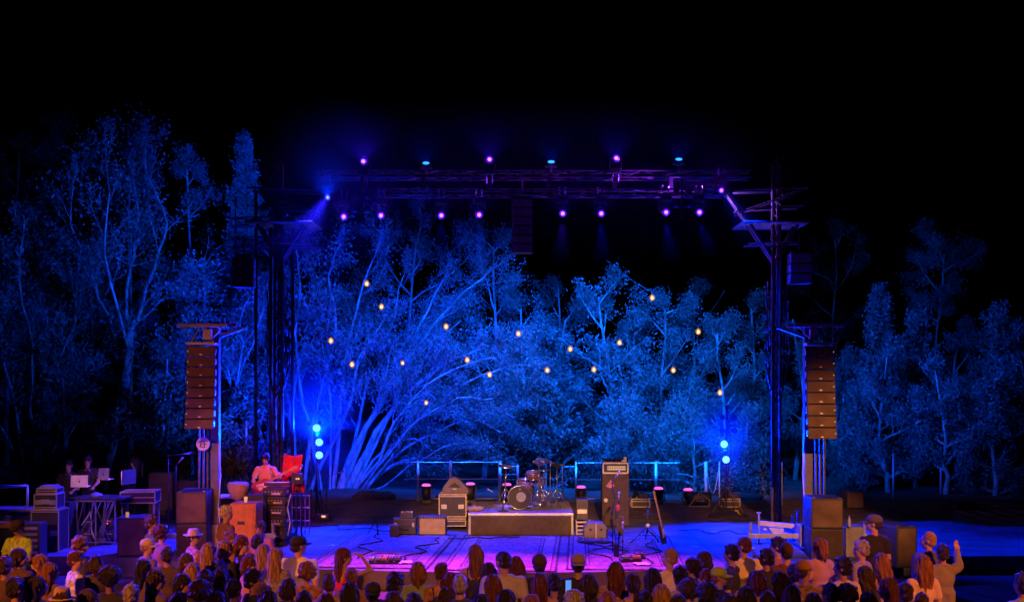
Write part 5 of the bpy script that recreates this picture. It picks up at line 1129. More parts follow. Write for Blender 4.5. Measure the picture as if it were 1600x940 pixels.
def body_mesh(pose, hy, nod, fem):
    k = ('body', pose, hy, nod, fem)
    if k in CACHE: return CACHE[k]
    mb = MB(); sw = .90 if fem else 1.0; rt = RZ(hy, nod)
    head(mb, rt); mb.cone((0, -.012, 1.42), (0, -.006, 1.58), .052 * (.88 if fem else 1), .050 * (.88 if fem else 1), 12)
    mb.sph((0, 0, 1.28), (.160 * sw, .108, .19), 16, 10); mb.cone((-.145 * sw, -.01, 1.40), (.145 * sw, -.01, 1.40), .055, .055, 12); mb.cone((-.07, -.015, 1.44), (.07, -.015, 1.44), .045, .045, 10)
    mb.sph((0, 0, 1.09), (.130 * sw, .095, .16), 16, 10); mb.sph((0, -.005, .95), (.165 if fem else .158, .115, .13), 16, 10)
    if fem:
        for s in (-1, 1): mb.sph((s * .07, .085, 1.27), (.062, .05, .06), 10, 8)
    A = arms(pose)
    for s in (-1, 1):
        el, wr, dr, nm, cu = A[s]; sh = V3((SH[s].x * sw, SH[s].y, SH[s].z)); f = .86 if fem else 1
        mb.cone(sh, el, .050 * f, .039 * f, 10); mb.cone(el, wr, .040 * f, .026 * f, 10); hand(mb, wr, dr, nm, cu, s)
        hp, kn, an = legs_of(pose)[s]; mb.cone(hp, kn, .082, .053, 12); mb.cone(kn, kn.lerp(an, .35) + V3((0, -.015, 0)), .052, .054, 10); mb.cone(kn.lerp(an, .35) + V3((0, -.015, 0)), an, .054, .036, 10)
        mb.cone(an + V3((0, -.03, -.045)), an + V3((0, .14, -.058)), .036, .026, 8)
    me = remesh(mb, .0105, 3, name='person_body'); me.materials.append(None)
    CACHE[k] = (me, face_parts(rt)); return CACHE[k]
def wrinkle(a, f1=22., f2=9.):
    def fn(c): return a * (np.sin(c[:, 2] * f1 + 5 * np.sin(c[:, 0] * f2) + 3 * np.sin(c[:, 1] * 11)) * .6 + np.sin(c[:, 0] * 31 + c[:, 2] * 17 + 2 * np.sin(c[:, 1] * 23)) * .4)
    return fn
def top_mesh(kind, pose, fem):
    k = ('top', kind, pose, fem)
    if k in CACHE: return CACHE[k]
    mb = MB(); sw = .90 if fem else 1.0; A = arms(pose); g = .016 if kind in ('tee', 'long') else (.03 if kind == 'jacket' else .010)
    if kind in ('tank', 'strap'):
        mb.sph((0, 0, 1.24), (.160 * sw + g, .112 + g, .135), 18, 12); mb.sph((0, 0, 1.09), (.135 * sw + g, .10 + g, .17), 16, 10); mb.sph((0, -.005, .95), (.168 + g, .118 + g, .13), 16, 10)
        if fem:
            for s in (-1, 1): mb.sph((s * .07, .088, 1.27), (.068, .055, .062), 10, 8)
        for s in (-1, 1): mb.tube([(s * .085, -.115, 1.30), (s * .095, -.07, 1.42), (s * .095, -.01, 1.463), (s * .09, .06, 1.42), (s * .085, .105, 1.30)], .014 if kind == 'strap' else .028, 8)
    else:
        mb.sph((0, 0, 1.27), (.162 * sw + g, .110 + g, .185), 18, 12); mb.cone((-.150 * sw, -.01, 1.40), (.150 * sw, -.01, 1.40), .056 + g * .7, .056 + g * .7, 14); mb.cone((-.07, -.015, 1.435), (.07, -.015, 1.435), .052 + g * .5, .052 + g * .5, 12)
        mb.sph((0, 0, 1.10), (.150 * sw + g, .105 + g, .18), 16, 10); mb.cyl((0, 0, .86), (0, 0, 1.1), .155 + g, .150 + g, 20); 
        if fem:
            for s in (-1, 1): mb.sph((s * .07, .088, 1.27), (.068, .055, .062), 10, 8)
        for v in mb.bm.verts:
            if v.co.z < 1.08 and abs(v.co.y) > .11: v.co.y *= .82
        for s in (-1, 1):
            el, wr = A[s][0], A[s][1]; sh = V3((SH[s].x * sw, SH[s].y, SH[s].z)); q = el if kind != 'tee' else sh.lerp(el, .62)
            mb.cone(sh, q, .055 + g * .7, (.052 if kind == 'tee' else .046) + g * .7, 12)
            if kind != 'tee': mb.cone(el, el.lerp(wr, .93), .044 + g * .7, .034 + g * .6, 12)
        if kind == 'jacket':
            mb.lathe([(.062, 0), (.074, .045)], (0, -.012, 1.45), 16)
    if kind == 'dress' : pass
    me = remesh(mb, .0135, 3, wrinkle(.0045 if kind != 'jacket' else .008), name='top'); me.materials.append(None); CACHE[k] = me; return me
def bottom_mesh(kind, pose):
    k = ('bot', kind)
    if k in CACHE: return CACHE[k]
    mb = MB()
    if kind == 'skirt': mb.lathe([(.15, 1.0), (.18, .9), (.21, .7), (.25, .5), (.24, .5)], n=22)
    else:
        mb.sph((0, -.005, .94), (.175, .13, .14), 16, 10)
        for s in (-1, 1):
            hp, kn, an = legs_of(pose)[s]; e = kn if kind == 'shorts' else an + V3((0, 0, .03)); mb.cone(hp, kn, .096, .070, 12)
            if kind != 'shorts': mb.cone(kn, e, .068, .055, 12)
    me = remesh(mb, .015, 2, wrinkle(.004), name='bottom'); me.materials.append(None); CACHE[k] = me; return me
def shoes_mesh():
    if 'shoe' in CACHE: return CACHE['shoe']
    mb = MB()
    for s in (-1, 1): an = legs_of('')[s][2]; mb.cone(an + V3((0, -.04, -.040)), an + V3((0, .15, -.050)), .044, .034, 10); mb.box(an + V3((0, .055, -.075)), (.085, .27, .02), bevel=.008); mb.cone(an, an + V3((0, 0, -.04)), .044, .046, 8)
    me = remesh(mb, .013, 2, name='shoes'); me.materials.append(None); CACHE['shoe'] = me; return me
def strands(a, f=70):
    def fn(c):
        an = np.arctan2(c[:, 0], -c[:, 1] + 1e-6); return a * (np.sin(an * 13 + c[:, 2] * 9 + 2 * np.sin(c[:, 2] * 14)) + .6 * np.sin(an * 29 + c[:, 2] * 21) + .3 * np.sin(c[:, 2] * 40 + an * 7))
    return fn
def curls(a):
    def fn(c): return a * (np.sin(c[:, 0] * 95 + 2 * np.sin(c[:, 1] * 60)) * np.sin(c[:, 2] * 90 + c[:, 1] * 50) + .5 * np.sin(c[:, 1] * 110 + c[:, 2] * 30))
    return fn
def hair_mesh(kind, seed):
    k = ('hair', kind, seed)
    if k in CACHE: return CACHE[k]
    r = random.Random(seed * 7 + len(kind)); mb = MB(); z0 = 1.56
    C = lambda x, y, z: (x, y, z - z0)
    j = lambda a: r.uniform(-a, a)
    fn = strands(.0055); vx = .011
    if kind in ('short', 'crop'):
        e = .004 if kind == 'crop' else .012
        mb.sph(C(0, -.020, 1.668 + e), (.077 + e, .094 + e, .094 + e), 16, 12); mb.sph(C(0, -.045, 1.61), (.070 + e, .066 + e, .062), 12, 8); fn = curls(.006) if kind == 'short' else None
        if kind == 'short': mb.sph(C(j(.02), .045, 1.735), (.055, .045, .026), 10, 7)
    elif kind in ('long', 'bob', 'pony', 'wavy'):
        mb.sph(C(0, -.022, 1.672), (.090, .106, .103), 18, 12)
        if kind == 'pony':
            mb.sph(C(0, -.05, 1.62), (.078, .07, .07), 12, 8); mb.sph(C(0, -.125, 1.66), .032, 10, 7); mb.cone(C(0, -.135, 1.66), C(j(.03), -.16, 1.52), .030, .034, 10); mb.cone(C(j(.02), -.16, 1.52), C(j(.04), -.145, 1.36), .034, .012, 10)
        else:
            L_ = {'long': 1.30, 'wavy': 1.33, 'bob': 1.49}[kind] + j(.04); w_ = .088 if kind != 'wavy' else .105
            mb.sph(C(0, -.055, 1.62), (.093, .078, .10), 14, 10)
            for q in range(9):
                a = -1.0 + 2.0 * q / 8; x = math.sin(a * 1.15) * w_; y = -.045 - .055 * math.cos(a * 1.15)
                mb.cone(C(x, y + .01, 1.66), C(x * 1.05 + j(.01), y - .012 * (1 - abs(a)), (1.66 + L_) / 2), .030, .030, 8); mb.cone(C(x * 1.05 + j(.01), y - .012 * (1 - abs(a)), (1.66 + L_) / 2), C(x * .92 + j(.02), y + .004 + j(.012), L_ + .05 * abs(a) + j(.02)), .030, .016, 8)
            if kind == 'wavy': fn = strands(.010)
    elif kind == 'bun':
        mb.sph(C(0, -.020, 1.670), (.082, .100, .098), 16, 12); mb.sph(C(0, -.045, 1.61), (.072, .068, .06), 12, 8); mb.sph(C(j(.02), -.105, 1.745), (.042, .04, .038), 12, 8)
    elif kind == 'curly':
        mb.sph(C(0, -.025, 1.67), (.105, .115, .115), 16, 12)
        for q in range(70):
            a = r.uniform(0, 2 * PI); e = r.uniform(-.6, 1.4); p = V3((math.cos(a) * math.cos(e) * .108, math.sin(a) * math.cos(e) * .112 - .025, math.sin(e) * .112 + 1.66))
            if p.y > .05 and p.z < 1.70: continue
            mb.sph(C(*p), r.uniform(.020, .034), 8, 6)
        fn = curls(.006)
    elif kind == 'afro':
        mb.sph(C(0, -.03, 1.69), (.128, .128, .125), 18, 12); fn = curls(.009)
    elif kind in ('fringe',):
        mb.sph(C(0, -.026, 1.655), (.083, .088, .075), 14, 10); mb.sph(C(0, -.05, 1.61), (.075, .066, .06), 12, 8); fn = curls(.003)
    me = remesh(mb, vx, 1, fn, name='hair'); me.materials.append(None); CACHE[k] = me; return me
def cap_mesh(kind):
    k = ('cap', kind)
    if k in CACHE: return CACHE[k]
    mb = MB(); z0 = 1.56; C = lambda x, y, z: V3((x, y, z - z0))
    if kind in ('cap', 'capback'):
        s = 1 if kind == 'cap' else -1
        prof = [(.092, 1.655), (.093, 1.69), (.086, 1.725), (.064, 1.752), (.03, 1.766), (.004, 1.77)]
        n = 20; v = []; f = []
        for rr, z in prof:
            for q in range(n): a = 2 * PI * q / n; v.append(C(rr * .93 * math.cos(a), rr * 1.13 * math.sin(a) - .010, z))
        for i in range(len(prof) - 1):
            for q in range(n): f.append((i * n + q, i * n + (q + 1) % n, (i + 1) * n + (q + 1) % n, (i + 1) * n + q))
        f.append(tuple(range(n))[::-1]); f.append(tuple(range((len(prof) - 1) * n, len(prof) * n))); mb.add(v, f)
        v = []; f = []; m_ = 12
        for i in range(m_ + 1):
            a = PI * (.12 + .76 * i / m_); x = math.cos(a)
            for t, zz in ((0, .004), (0, -.004), (1, .002 - .012), (1, -.006 - .012)):
                y0 = math.sin(a) * .100; y1 = .100 * math.sin(a) + .078 * math.sin(a) ** .7; v.append(C(.086 * x, s * (y1 if t else y0) - .010, 1.668 + zz - .012 * x * x))
        for i in range(m_):
            a = i * 4; b = a + 4; f += [(a, a + 2, b + 2, b), (a + 1, b + 1, b + 3, a + 3), (a + 2, a + 3, b + 3, b + 2), (a, b, b + 1, a + 1)]
        f += [(0, 1, 3, 2), (m_ * 4, m_ * 4 + 2, m_ * 4 + 3, m_ * 4 + 1)]; mb.add(v, f); mb.sph(C(0, -.01, 1.771), .008, 8, 6)
    elif kind == 'beanie': mb.sph(C(0, -.018, 1.69), (.090, .108, .098), 18, 12); mb.lathe([(.090, 0), (.094, .02), (.091, .045)], C(0, -.015, 1.655), 20)
    else:
        br, dr = (.155, .0) if kind == 'fedora' else (.140, -.03)
        mb.lathe([(.088, .0), (.090, .03), (.080, .085), (.070, .105), (.03, .100), (.004, .098)], C(0, -.010, 1.675), 22); mb.lathe([(.08, .004), (br * .8, .0 + dr * .4), (br, .010 + dr), (br, .004 + dr), (br * .8, -.008 + dr * .4), (.08, -.004)], C(0, -.010, 1.678), 24)
        if kind == 'fedora': mb.lathe([(.0915, .004), (.0925, .022)], C(0, -.010, 1.675), 22)
    me = bpy.data.meshes.new('cap'); bmesh.ops.recalc_face_normals(mb.bm, faces=mb.bm.faces); mb.bm.to_mesh(me); mb.bm.free(); me.polygons.foreach_set('use_smooth', [True] * len(me.polygons)); me.materials.append(None); CACHE[k] = me; return me
SK = [mat('skin_light', (.50, .30, .21), .5, var=.1, scale=20), mat('skin_tan', (.38, .21, .13), .5, var=.1, scale=20), mat('skin_brown', (.20, .11, .07), .5, var=.1, scale=20)]
def hmat(key):
    c = {'k': (.018, .014, .012), 'd': (.045, .026, .016), 'b': (.10, .055, .028), 'r': (.14, .04, .016), 'y': (.34, .20, .09), 'g': (.38, .36, .34), 'o': (.26, .11, .035), 'w': (.6, .58, .55)}[key]
    return mat('hair_' + key, c, .42, var=.75, scale=8, bump=1.0, bscale=40, stretch=(6, 6, .6))
CM = {}
def cmat(c, pat=None):
    c = tuple(c); k = (c, pat)
    if k in CM: return CM[k]
    i = len(CM)
    if pat == 'f': m = mat('patterned_cloth_%d' % i, tuple(q * .35 for q in c), .85, var=.1, scale=17, col2=tuple(min(1, q * 1.6) for q in c), bump=.2, bscale=60)
    elif pat == 's': m = mat('striped_cloth_%d' % i, tuple(q * .4 for q in c), .85, var=.1, scale=6, col2=tuple(min(1, q * 1.4) for q in c), bump=.2, stretch=(.4, .4, 7))
    elif pat == 'l': m = mat('leather_%d' % i, c, .35, var=.2, bump=.4, bscale=20)
    else: m = mat('cloth_%d' % i, c, .85, var=.10, scale=5, bump=.35, bscale=70)
    CM[k] = m; return m
m_eye = mat('dark_eye', (.02, .015, .012), .15); m_lip = mat('lips', (.32, .12, .09), .5)
def setm(o, m):
    o.material_slots[0].link = 'OBJECT'; o.material_slots[0].material = m
def child(n, me, p, m, mtx=None):
    o = link(n, me, p); setm(o, m)
    if mtx is not None: o.matrix_basis = mtx
    return o
NP = [0]
AUD = 'audience standing in front of the stage'
def person(px, py, h, yaw, hy, pose, hair, hc, top, tc, label, sex='m', skin=0, pat=None, cap=None, capc=None, bot='jeans', botc=(.03, .035, .06), Y=None, zg=-.36, group=AUD, nod=0, wide=1.0):
    """px, py: the crown of the head in the photograph; h: height in metres; yaw 0 looks at the stage"""
    i = NP[0]; NP[0] += 1; fem = sex == 'f'
    rj = random.Random(i * 13 + 5)
    if yaw == 0 and hy == 0 and pose == 'down' and group == AUD: yaw = rj.uniform(-16, 16); hy = rj.choice((0, 0, 25, -25)); nod = rj.choice((0, 0, -10))
    if Y is None: Y = F * (CH - zg - h) / (py - HY)
    me, face = body_mesh(pose, hy, nod, fem); s = h / 1.75
    o = link('person', me, None); setm(o, SK[skin]); p = XY(px, Y, zg)
    rt = Matrix.Rotation(R(yaw), 4, 'Z')
    o.location = p; o.rotation_euler = (0, 0, R(yaw)); o.scale = (s * wide, s * wide, s); tag(o, label, 'person', group)
    hm = Matrix.Translation((0, 0, 1.56)) @ RZ(hy, nod).to_4x4()
    for n, m_ in face: child(n, m_, o, m_lip if n == 'lips' else m_eye)
    hs = 'fringe' if cap and hair in ('short', 'crop') else hair
    if hair != 'bald': child('hair', hair_mesh(hs, i % 3), o, hmat(hc), hm)
    else: child('stubble', hair_mesh('crop', 0), o, mat('stubble', (.30, .19, .13), .8, var=.2, scale=30), hm @ Matrix.Scale(.985, 4))
    if cap: child('cap' if cap in ('cap', 'capback') else 'hat', cap_mesh(cap), o, cmat(capc), hm @ Matrix.Diagonal((1.04, 1.02, 1, 1)))
    child({'tee': 't_shirt', 'long': 'shirt', 'jacket': 'jacket'}.get(top, 'top'), top_mesh(top, pose, fem), o, cmat(tc, pat))
    child({'skirt': 'skirt', 'shorts': 'shorts'}.get(bot, 'trousers'), bottom_mesh(bot, pose), o, cmat(botc)); child('shoes', shoes_mesh(), o, m_rubber)
    return o
WHT = (.80, .78, .72); BLK = (.022, .022, .026); NVY = (.03, .035, .08); GRY = (.2, .2, .22); OLV = (.10, .11, .05); PNK = (.5, .22, .28); GRN = (.25, .38, .22); DEN = (.08, .11, .2)
A_ = person
# --- left side
A_(29, 812, 1.72, 165, 0, 'folded', 'short', 'k', 'tee', (.35, .75, .15), 'person in a bright green tee and dark cap facing the camera at far left', 'm', 1, 'f', 'cap', BLK, 'shorts', NVY, nod=-12)
A_(31, 858, 1.68, -25, -40, 'down', 'bob', 'd', 'jacket', (.10, .06, .05), 'person with dark bobbed hair and brown jacket just below the bright-shirted visitor', 'f', 1)
A_(60, 868, 1.62, 30, 60, 'down', 'wavy', 'o', 'long', BLK, 'person with tousled ginger hair turned left, right of the brown-jacketed one', 'f', 0)
A_(80, 880, 1.62, -10, -40, 'down', 'long', 'o', 'long', (.16, .10, .14), 'woman with long straight ginger hair beside the white patterned shirt', 'f', 0)
A_(127, 840, 1.68, -55, -40, 'down', 'curly', 'o', 'jacket', (.06, .06, .07), 'person with curly ginger hair looking right, behind the white patterned shirt', 'f', 0)
A_(119, 862, 1.66, -50, -40, 'down', 'short', 'r', 'tee', WHT, 'person with cropped auburn hair and white patterned shirt looking right', 'm', 0, 'f')
A_(172, 889, 1.74, 5, 0, 'down', 'afro', 'k', 'long', BLK, 'large dark curly head in front of the speaker with the drink', 'f', 2)
A_(60, 902, 1.66, -15, -40, 'down', 'long', 'k', 'long', NVY, 'black-haired woman in navy low at the left, above the straw hat', 'f', 1)
A_(25, 905, 1.68, 0, 0, 'down', 'short', 'k', 'tee', DEN, 'black-haired man in blue tee in the bottom left corner', 'm', 1)
A_(97, 921, 1.66, 0, 0, 'down', 'bob', 'd', 'tee', (.25, .2, .12), 'person under a straw bucket hat at the bottom left', 'f', 0, None, 'bucket', (.45, .34, .12))
A_(140, 922, 1.60, -30, -40, 'down', 'bob', 'b', 'tee', (.25, .2, .35), 'short brown-bobbed person right of the straw hat', 'f', 0)
A_(238, 806, 1.78, -55, -40, 'down', 'short', 'b', 'tee', OLV, 'bearded man in an olive tee looking right beside the left subwoofer', 'm', 1)
A_(253, 822, 1.66, -40, -40, 'down', 'curly', 'r', 'long', (.30, .12, .2), 'curly-haired person half hidden right of the olive tee', 'f', 0)
A_(231, 842, 1.66, -50, -40, 'down', 'short', 'y', 'jacket', (.25, .16, .24), 'person in a pale cap and plaid shawl in front of the olive tee', 'm', 0, 's', 'cap', (.55, .45, .32))
A_(303, 828, 1.66, -55, -40, 'down', 'short', 'd', 'tee', PNK, 'man in a pale brimmed hat and pink tie-dye shirt before the left subwoofer', 'm', 0, 'f', 'fedora', (.6, .48, .48))
A_(354, 791, 1.78, -50, -40, 'down', 'short', 'w', 'tee', (.22, .12, .30), 'grey-haired man in a purple tee in front of the orange cabinet', 'm', 0)
A_(293, 866, 1.62, -55, -40, 'down', 'bob', 'b', 'tee', (.4, .2, .22), 'brown-bobbed person in pinkish top just below the brimmed hat', 'f', 0)
A_(302, 880, 1.62, -10, 0, 'down', 'long', 'y', 'tee', (.3, .15, .1), 'blond long-haired woman in rust top below the brimmed hat', 'f', 0)
A_(327, 849, 1.68, -20, 0, 'down', 'long', 'y', 'long', BLK, 'woman with long dark-blond hair right of the brimmed hat', 'f', 0)
A_(353, 846, 1.66, -40, -40, 'down', 'bob', 'y', 'jacket', BLK, 'fair-haired woman in black below the grey-haired man', 'f', 0)
A_(364, 832, 1.62, -40, -40, 'down', 'bun', 'o', 'long', (.3, .15, .12), 'person with ginger bun between the grey-haired man and the auburn woman', 'f', 0)
A_(379, 838, 1.72, -60, -40, 'down', 'bob', 'r', 'jacket', (.03, .03, .035), 'auburn-haired woman in black leather jacket looking right', 'f', 0, 'l')
A_(390, 870, 1.60, -50, -40, 'down', 'bob', 'r', 'tee', (.45, .2, .25), 'short auburn-haired person below the leather jacket', 'f', 0)
A_(320, 893, 1.68, 0, 0, 'down', 'short', 'k', 'tee', BLK, 'black-haired man in black below the dark-blond woman', 'm', 1)
A_(345, 888, 1.66, -10, 0, 'down', 'long', 'k', 'long', BLK, 'woman with long black hair in black left of the dark profile man', 'f', 1)
A_(226, 876, 1.64, -20, -40, 'down', 'long', 'k', 'jacket', (.12, .08, .12), 'long black hair below the pale cap and shawl', 'f', 1)
A_(245, 893, 1.62, -40, -40, 'down', 'wavy', 'd', 'long', (.1, .08, .14), 'dark wavy-haired woman low in front of the plaid shawl', 'f', 1)
A_(287, 898, 1.62, -50, -40, 'down', 'bob', 'k', 'tee', (.15, .12, .3), 'black-bobbed person in blue-violet low at left', 'f', 1)
A_(312, 911, 1.74, 0, 0, 'down', 'curly', 'b', 'tee', (.3, .16, .24), 'big brown curly head at the bottom below the brimmed hat', 'f', 0)
A_(206, 915, 1.66, 0, 0, 'down', 'short', 'g', 'long', (.2, .14, .2), 'grey-haired man at the bottom right of the big dark curly head', 'm', 0)
A_(280, 928, 1.66, 0, 0, 'down', 'short', 'k', 'tee', NVY, 'black-haired man in navy at the bottom left of the big curly brown head', 'm', 1)
A_(366, 906, 1.66, -20, 0, 'down', 'pony', 'k', 'tee', GRY, 'black ponytail at the bottom beside the dark profile man', 'f', 1)
A_(397, 892, 1.74, -55, -40, 'down', 'short', 'k', 'tee', NVY, 'black-haired man in navy seen in profile below the two blond women', 'm', 1)
A_(340, 925, 1.66, 0, 0, 'down', 'bob', 'd', 'tee', (.3, .28, .3), 'dark bob in pale grey top at the bottom, left of the ponytail', 'f', 0)
A_(407, 815, 1.62, 170, 0, 'folded', 'short', 'b', 'tee', (.5, .18, .22), 'person in a pink tee and sunglasses facing the camera by the orange cabinet', 'm', 0, nod=-10)
A_(402, 838, 1.62, 0, 0, 'down', 'short', 'k', 'tee', BLK, 'black-haired person right in front of the pink tee and sunglasses', 'm', 1)
A_(413, 851, 1.66, -20, 0, 'down', 'long', 'y', 'tee', (.5, .25, .25), 'woman with long blond hair and pinkish top, left of the two blond women', 'f', 0)
A_(432, 857, 1.68, -20, 0, 'down', 'long', 'y', 'long', (.2, .2, .32), 'woman with long blond hair in blue print, right of the two blond women', 'f', 0, 'f')
A_(467, 838, 1.80, -10, -40, 'down', 'crop', 'd', 'tee', WHT, 'broad man in a plain white tee and black cap left of centre', 'm', 0, None, 'cap', BLK, wide=1.1)
A_(480, 881, 1.66, -10, 0, 'down', 'curly', 'o', 'long', (.36, .18, .12), 'woman with pinned curly auburn hair and floral top before the white tee', 'f', 0, 'f')
A_(538, 857, 1.70, -35, -40, 'brow', 'long', 'r', 'tank', (.75, .03, .03), 'woman in a red top shading her eyes with a raised arm', 'f', 0)
A_(515, 897, 1.64, 0, 0, 'down', 'crop', 'b', 'strap', (.3, .14, .08), 'brown-cropped person with bare shoulders below the red top', 'f', 1)
A_(549, 888, 1.60, 10, 0, 'down', 'bun', 'o', 'tee', (.3, .15, .12), 'ginger bun just in front of the red top', 'f', 0)
A_(546, 912, 1.72, 0, 0, 'down', 'bob', 'k', 'tee', (.3, .1, .12), 'black bob at the bottom below the ginger bun', 'f', 1)
A_(583, 911, 1.68, 0, 0, 'down', 'crop', 'k', 'tee', BLK, 'man in a black cap worn backwards at the bottom below the pedalboard', 'm', 1, None, 'capback', BLK)
A_(420, 926, 1.68, 0, 0, 'down', 'long', 'k', 'long', BLK, 'black long hair at the bottom below the blue print', 'f', 1)
A_(475, 926, 1.66, 0, 0, 'down', 'short', 'k', 'tee', NVY, 'black-haired head at the bottom below the floral top', 'm', 1)
# --- centre
A_(617, 897, 1.76, 0, 0, 'down', 'short', 'k', 'tee', BLK, 'black-haired man in black just right below the pedalboard', 'm', 2)
A_(653, 879, 1.66, 10, 0, 'down', 'bob', 'o', 'tee', GRN, 'woman with a blond bob and pale green top', 'f', 0)
A_(688, 880, 1.66, 0, 0, 'down', 'bun', 'r', 'strap', (.05, .03, .03), 'woman with short auburn hair and bare back right of the green top', 'f', 1)
A_(703, 896, 1.62, 0, 0, 'down', 'wavy', 'r', 'tee', NVY, 'pinkish wavy-haired woman right of the bare back', 'f', 0)
A_(719, 898, 1.76, 0, 0, 'down', 'crop', 'g', 'jacket', (.05, .05, .12), 'man with close grey hair and dark blue jacket below the strap dress', 'm', 0)
A_(742, 852, 1.72, 0, 0, 'down', 'long', 'o', 'strap', (.05, .045, .045), 'tall woman with long blond hair in a black strap dress, bare shoulders', 'f', 0)
A_(787, 862, 1.80, 0, 0, 'down', 'crop', 'd', 'tee', (.50, .52, .44), 'broad man with short dark hair in a pale collared shirt at centre', 'm', 0, wide=1.15)
A_(770, 899, 1.66, 0, 0, 'down', 'long', 'r', 'tee', (.3, .25, .3), 'woman with long auburn hair in front of the pale collared shirt', 'f', 0)
A_(806, 871, 1.64, 0, 0, 'down', 'wavy', 'r', 'long', BLK, 'woman with red wavy hair right behind the pale collared shirt', 'f', 0)
A_(763, 880, 1.55, 20, 0, 'down', 'bob', 'd', 'long', BLK, 'dark bob peeking left of the pale collared shirt', 'f', 1)
A_(843, 868, 1.74, 0, 0, 'down', 'short', 'd', 'jacket', BLK, 'man with a dark brown beanie-like cap in black, centre', 'm', 1, None, 'beanie', (.07, .035, .03))
A_(845, 896, 1.66, 0, 0, 'down', 'long', 'r', 'tee', (.45, .28, .26), 'woman with very long auburn hair in front of the brown beanie', 'f', 0)
A_(903, 866, 1.80, 0, 0, 'phone', 'crop', 'd', 'tee', BLK, 'man in an olive cap worn backwards and black tee holding up a phone', 'm', 0, None, 'capback', (.30, .26, .15))
A_(919, 898, 1.68, 0, 0, 'down', 'bob', 'd', 'long', BLK, 'dark bob with blue rim light below the olive cap', 'f', 1)
A_(962, 879, 1.72, 0, 0, 'phone', 'long', 'r', 'long', (.5, .30, .10), 'long red-haired woman in a golden top raising a hand', 'f', 0, 's')
A_(793, 923, 1.74, 0, 0, 'down', 'bob', 'k', 'tee', NVY, 'round black bob at the bottom centre', 'f', 1)
A_(866, 899, 1.60, 0, 0, 'down', 'short', 'k', 'tee', BLK, 'short black-haired person left of the phone holder', 'm', 1)
A_(898, 925, 1.66, 0, 0, 'down', 'curly', 'g', 'tee', GRY, 'grey curly head at the bottom below the phone', 'f', 0)
A_(832, 930, 1.62, 0, 0, 'down', 'long', 'o', 'tee', (.4, .2, .1), 'ginger head at the bottom in front of the very long auburn hair', 'f', 0)
A_(614, 926, 1.64, 0, 0, 'down', 'bob', 'd', 'tee', (.25, .1, .2), 'dark bob at the bottom beneath the black-haired man in black', 'f', 0)
A_(646, 929, 1.66, 0, 0, 'down', 'short', 'k', 'tee', NVY, 'black-haired head at the bottom beneath the green top', 'm', 1)
A_(697, 922, 1.62, 0, 0, 'down', 'short', 'd', 'tee', NVY, 'dark blue-lit head at the bottom beneath the bare back', 'm', 0)
A_(752, 930, 1.64, 0, 0, 'down', 'long', 'k', 'tee', (.06, .04, .05), 'black long hair at the bottom beneath the strap dress', 'f', 1)
A_(988, 898, 1.68, 0, 0, 'down', 'pony', 'd', 'strap', (.03, .03, .04), 'dark ponytail with bare shoulders right of the golden top', 'f', 1)
A_(1020, 889, 1.70, 0, 0, 'down', 'long', 'k', 'long', NVY, 'woman with long black hair, blue rim, left of the bald man', 'f', 1)
A_(950, 926, 1.60, 0, 0, 'down', 'long', 'o', 'tee', (.4, .22, .1), 'ginger head at the bottom beneath the golden top', 'f', 0)
# --- right
A_(1046, 857, 1.76, 25, 40, 'down', 'bald', 'd', 'tee', WHT, 'bald man in a white tee leaning left at the right end of the rugs', 'm', 0)
A_(1062, 886, 1.74, 0, 0, 'down', 'short', 'k', 'tee', (.32, .3, .32), 'black-haired man in a light grey shirt before the bald man', 'm', 1)
A_(1081, 874, 1.62, 30, 40, 'down', 'curly', 'd', 'jacket', BLK, 'dark curly head in black right of the bald man', 'f', 0)
A_(1098, 863, 1.68, 30, 40, 'down', 'bob', 'b', 'jacket', BLK, 'brown bob in black, farther back right of the bald man', 'f', 0)
A_(1033, 914, 1.68, 0, 0, 'down', 'bob', 'y', 'tee', (.35, .3, .25), 'blond bob at the bottom before the grey shirt', 'f', 0)
A_(1077, 907, 1.70, 0, 0, 'down', 'curly', 'd', 'tee', GRY, 'brown curly head at the bottom right of the blond bob', 'm', 0)
A_(1102, 890, 1.60, 20, 40, 'down', 'bob', 'r', 'long', BLK, 'auburn bob left of the yellow-green cap', 'f', 0)
A_(1124, 887, 1.66, -60, -40, 'clap', 'short', 'o', 'tee', BLK, 'person in a yellow-green cap with hands held together', 'm', 0, None, 'cap', (.45, .65, .05))
A_(1105, 914, 1.72, 0, 0, 'down', 'curly', 'k', 'tee', NVY, 'large black curly head at the bottom beneath the yellow-green cap', 'm', 2)
A_(1142, 852, 1.72, 60, 0, 'down', 'short', 'k', 'tee', NVY, 'black-haired person in profile left of the tall white-shirted man', 'm', 0)
A_(1161, 839, 1.80, 15, 40, 'down', 'crop', 'r', 'tee', WHT, 'tall auburn-haired man in a white shirt right of centre', 'm', 0, wide=1.08)
A_(1165, 918, 1.68, 0, 0, 'down', 'long', 'k', 'long', BLK, 'black long hair at the bottom beneath the tall white shirt', 'f', 1)
A_(1140, 930, 1.60, 0, 0, 'down', 'bob', 'd', 'tee', (.3, .14, .1), 'dark bob at the bottom left of the long black hair', 'f', 1)
A_(1197, 859, 1.68, 10, 40, 'down', 'short', 'k', 'tee', BLK, 'black-haired man with lit ear right of the tall white shirt', 'm', 1)
A_(1214, 841, 1.72, 30, 40, 'down', 'short', 'k', 'tee', (.3, .15, .25), 'black-haired man looking left in front of the white trailer frame', 'm', 0)
A_(1228, 850, 1.70, 10, 0, 'down', 'short', 'k', 'tee', (.12, .05, .05), 'person in a dark brown beanie in front of the trailer frame', 'm', 0, None, 'beanie', (.07, .03, .025))
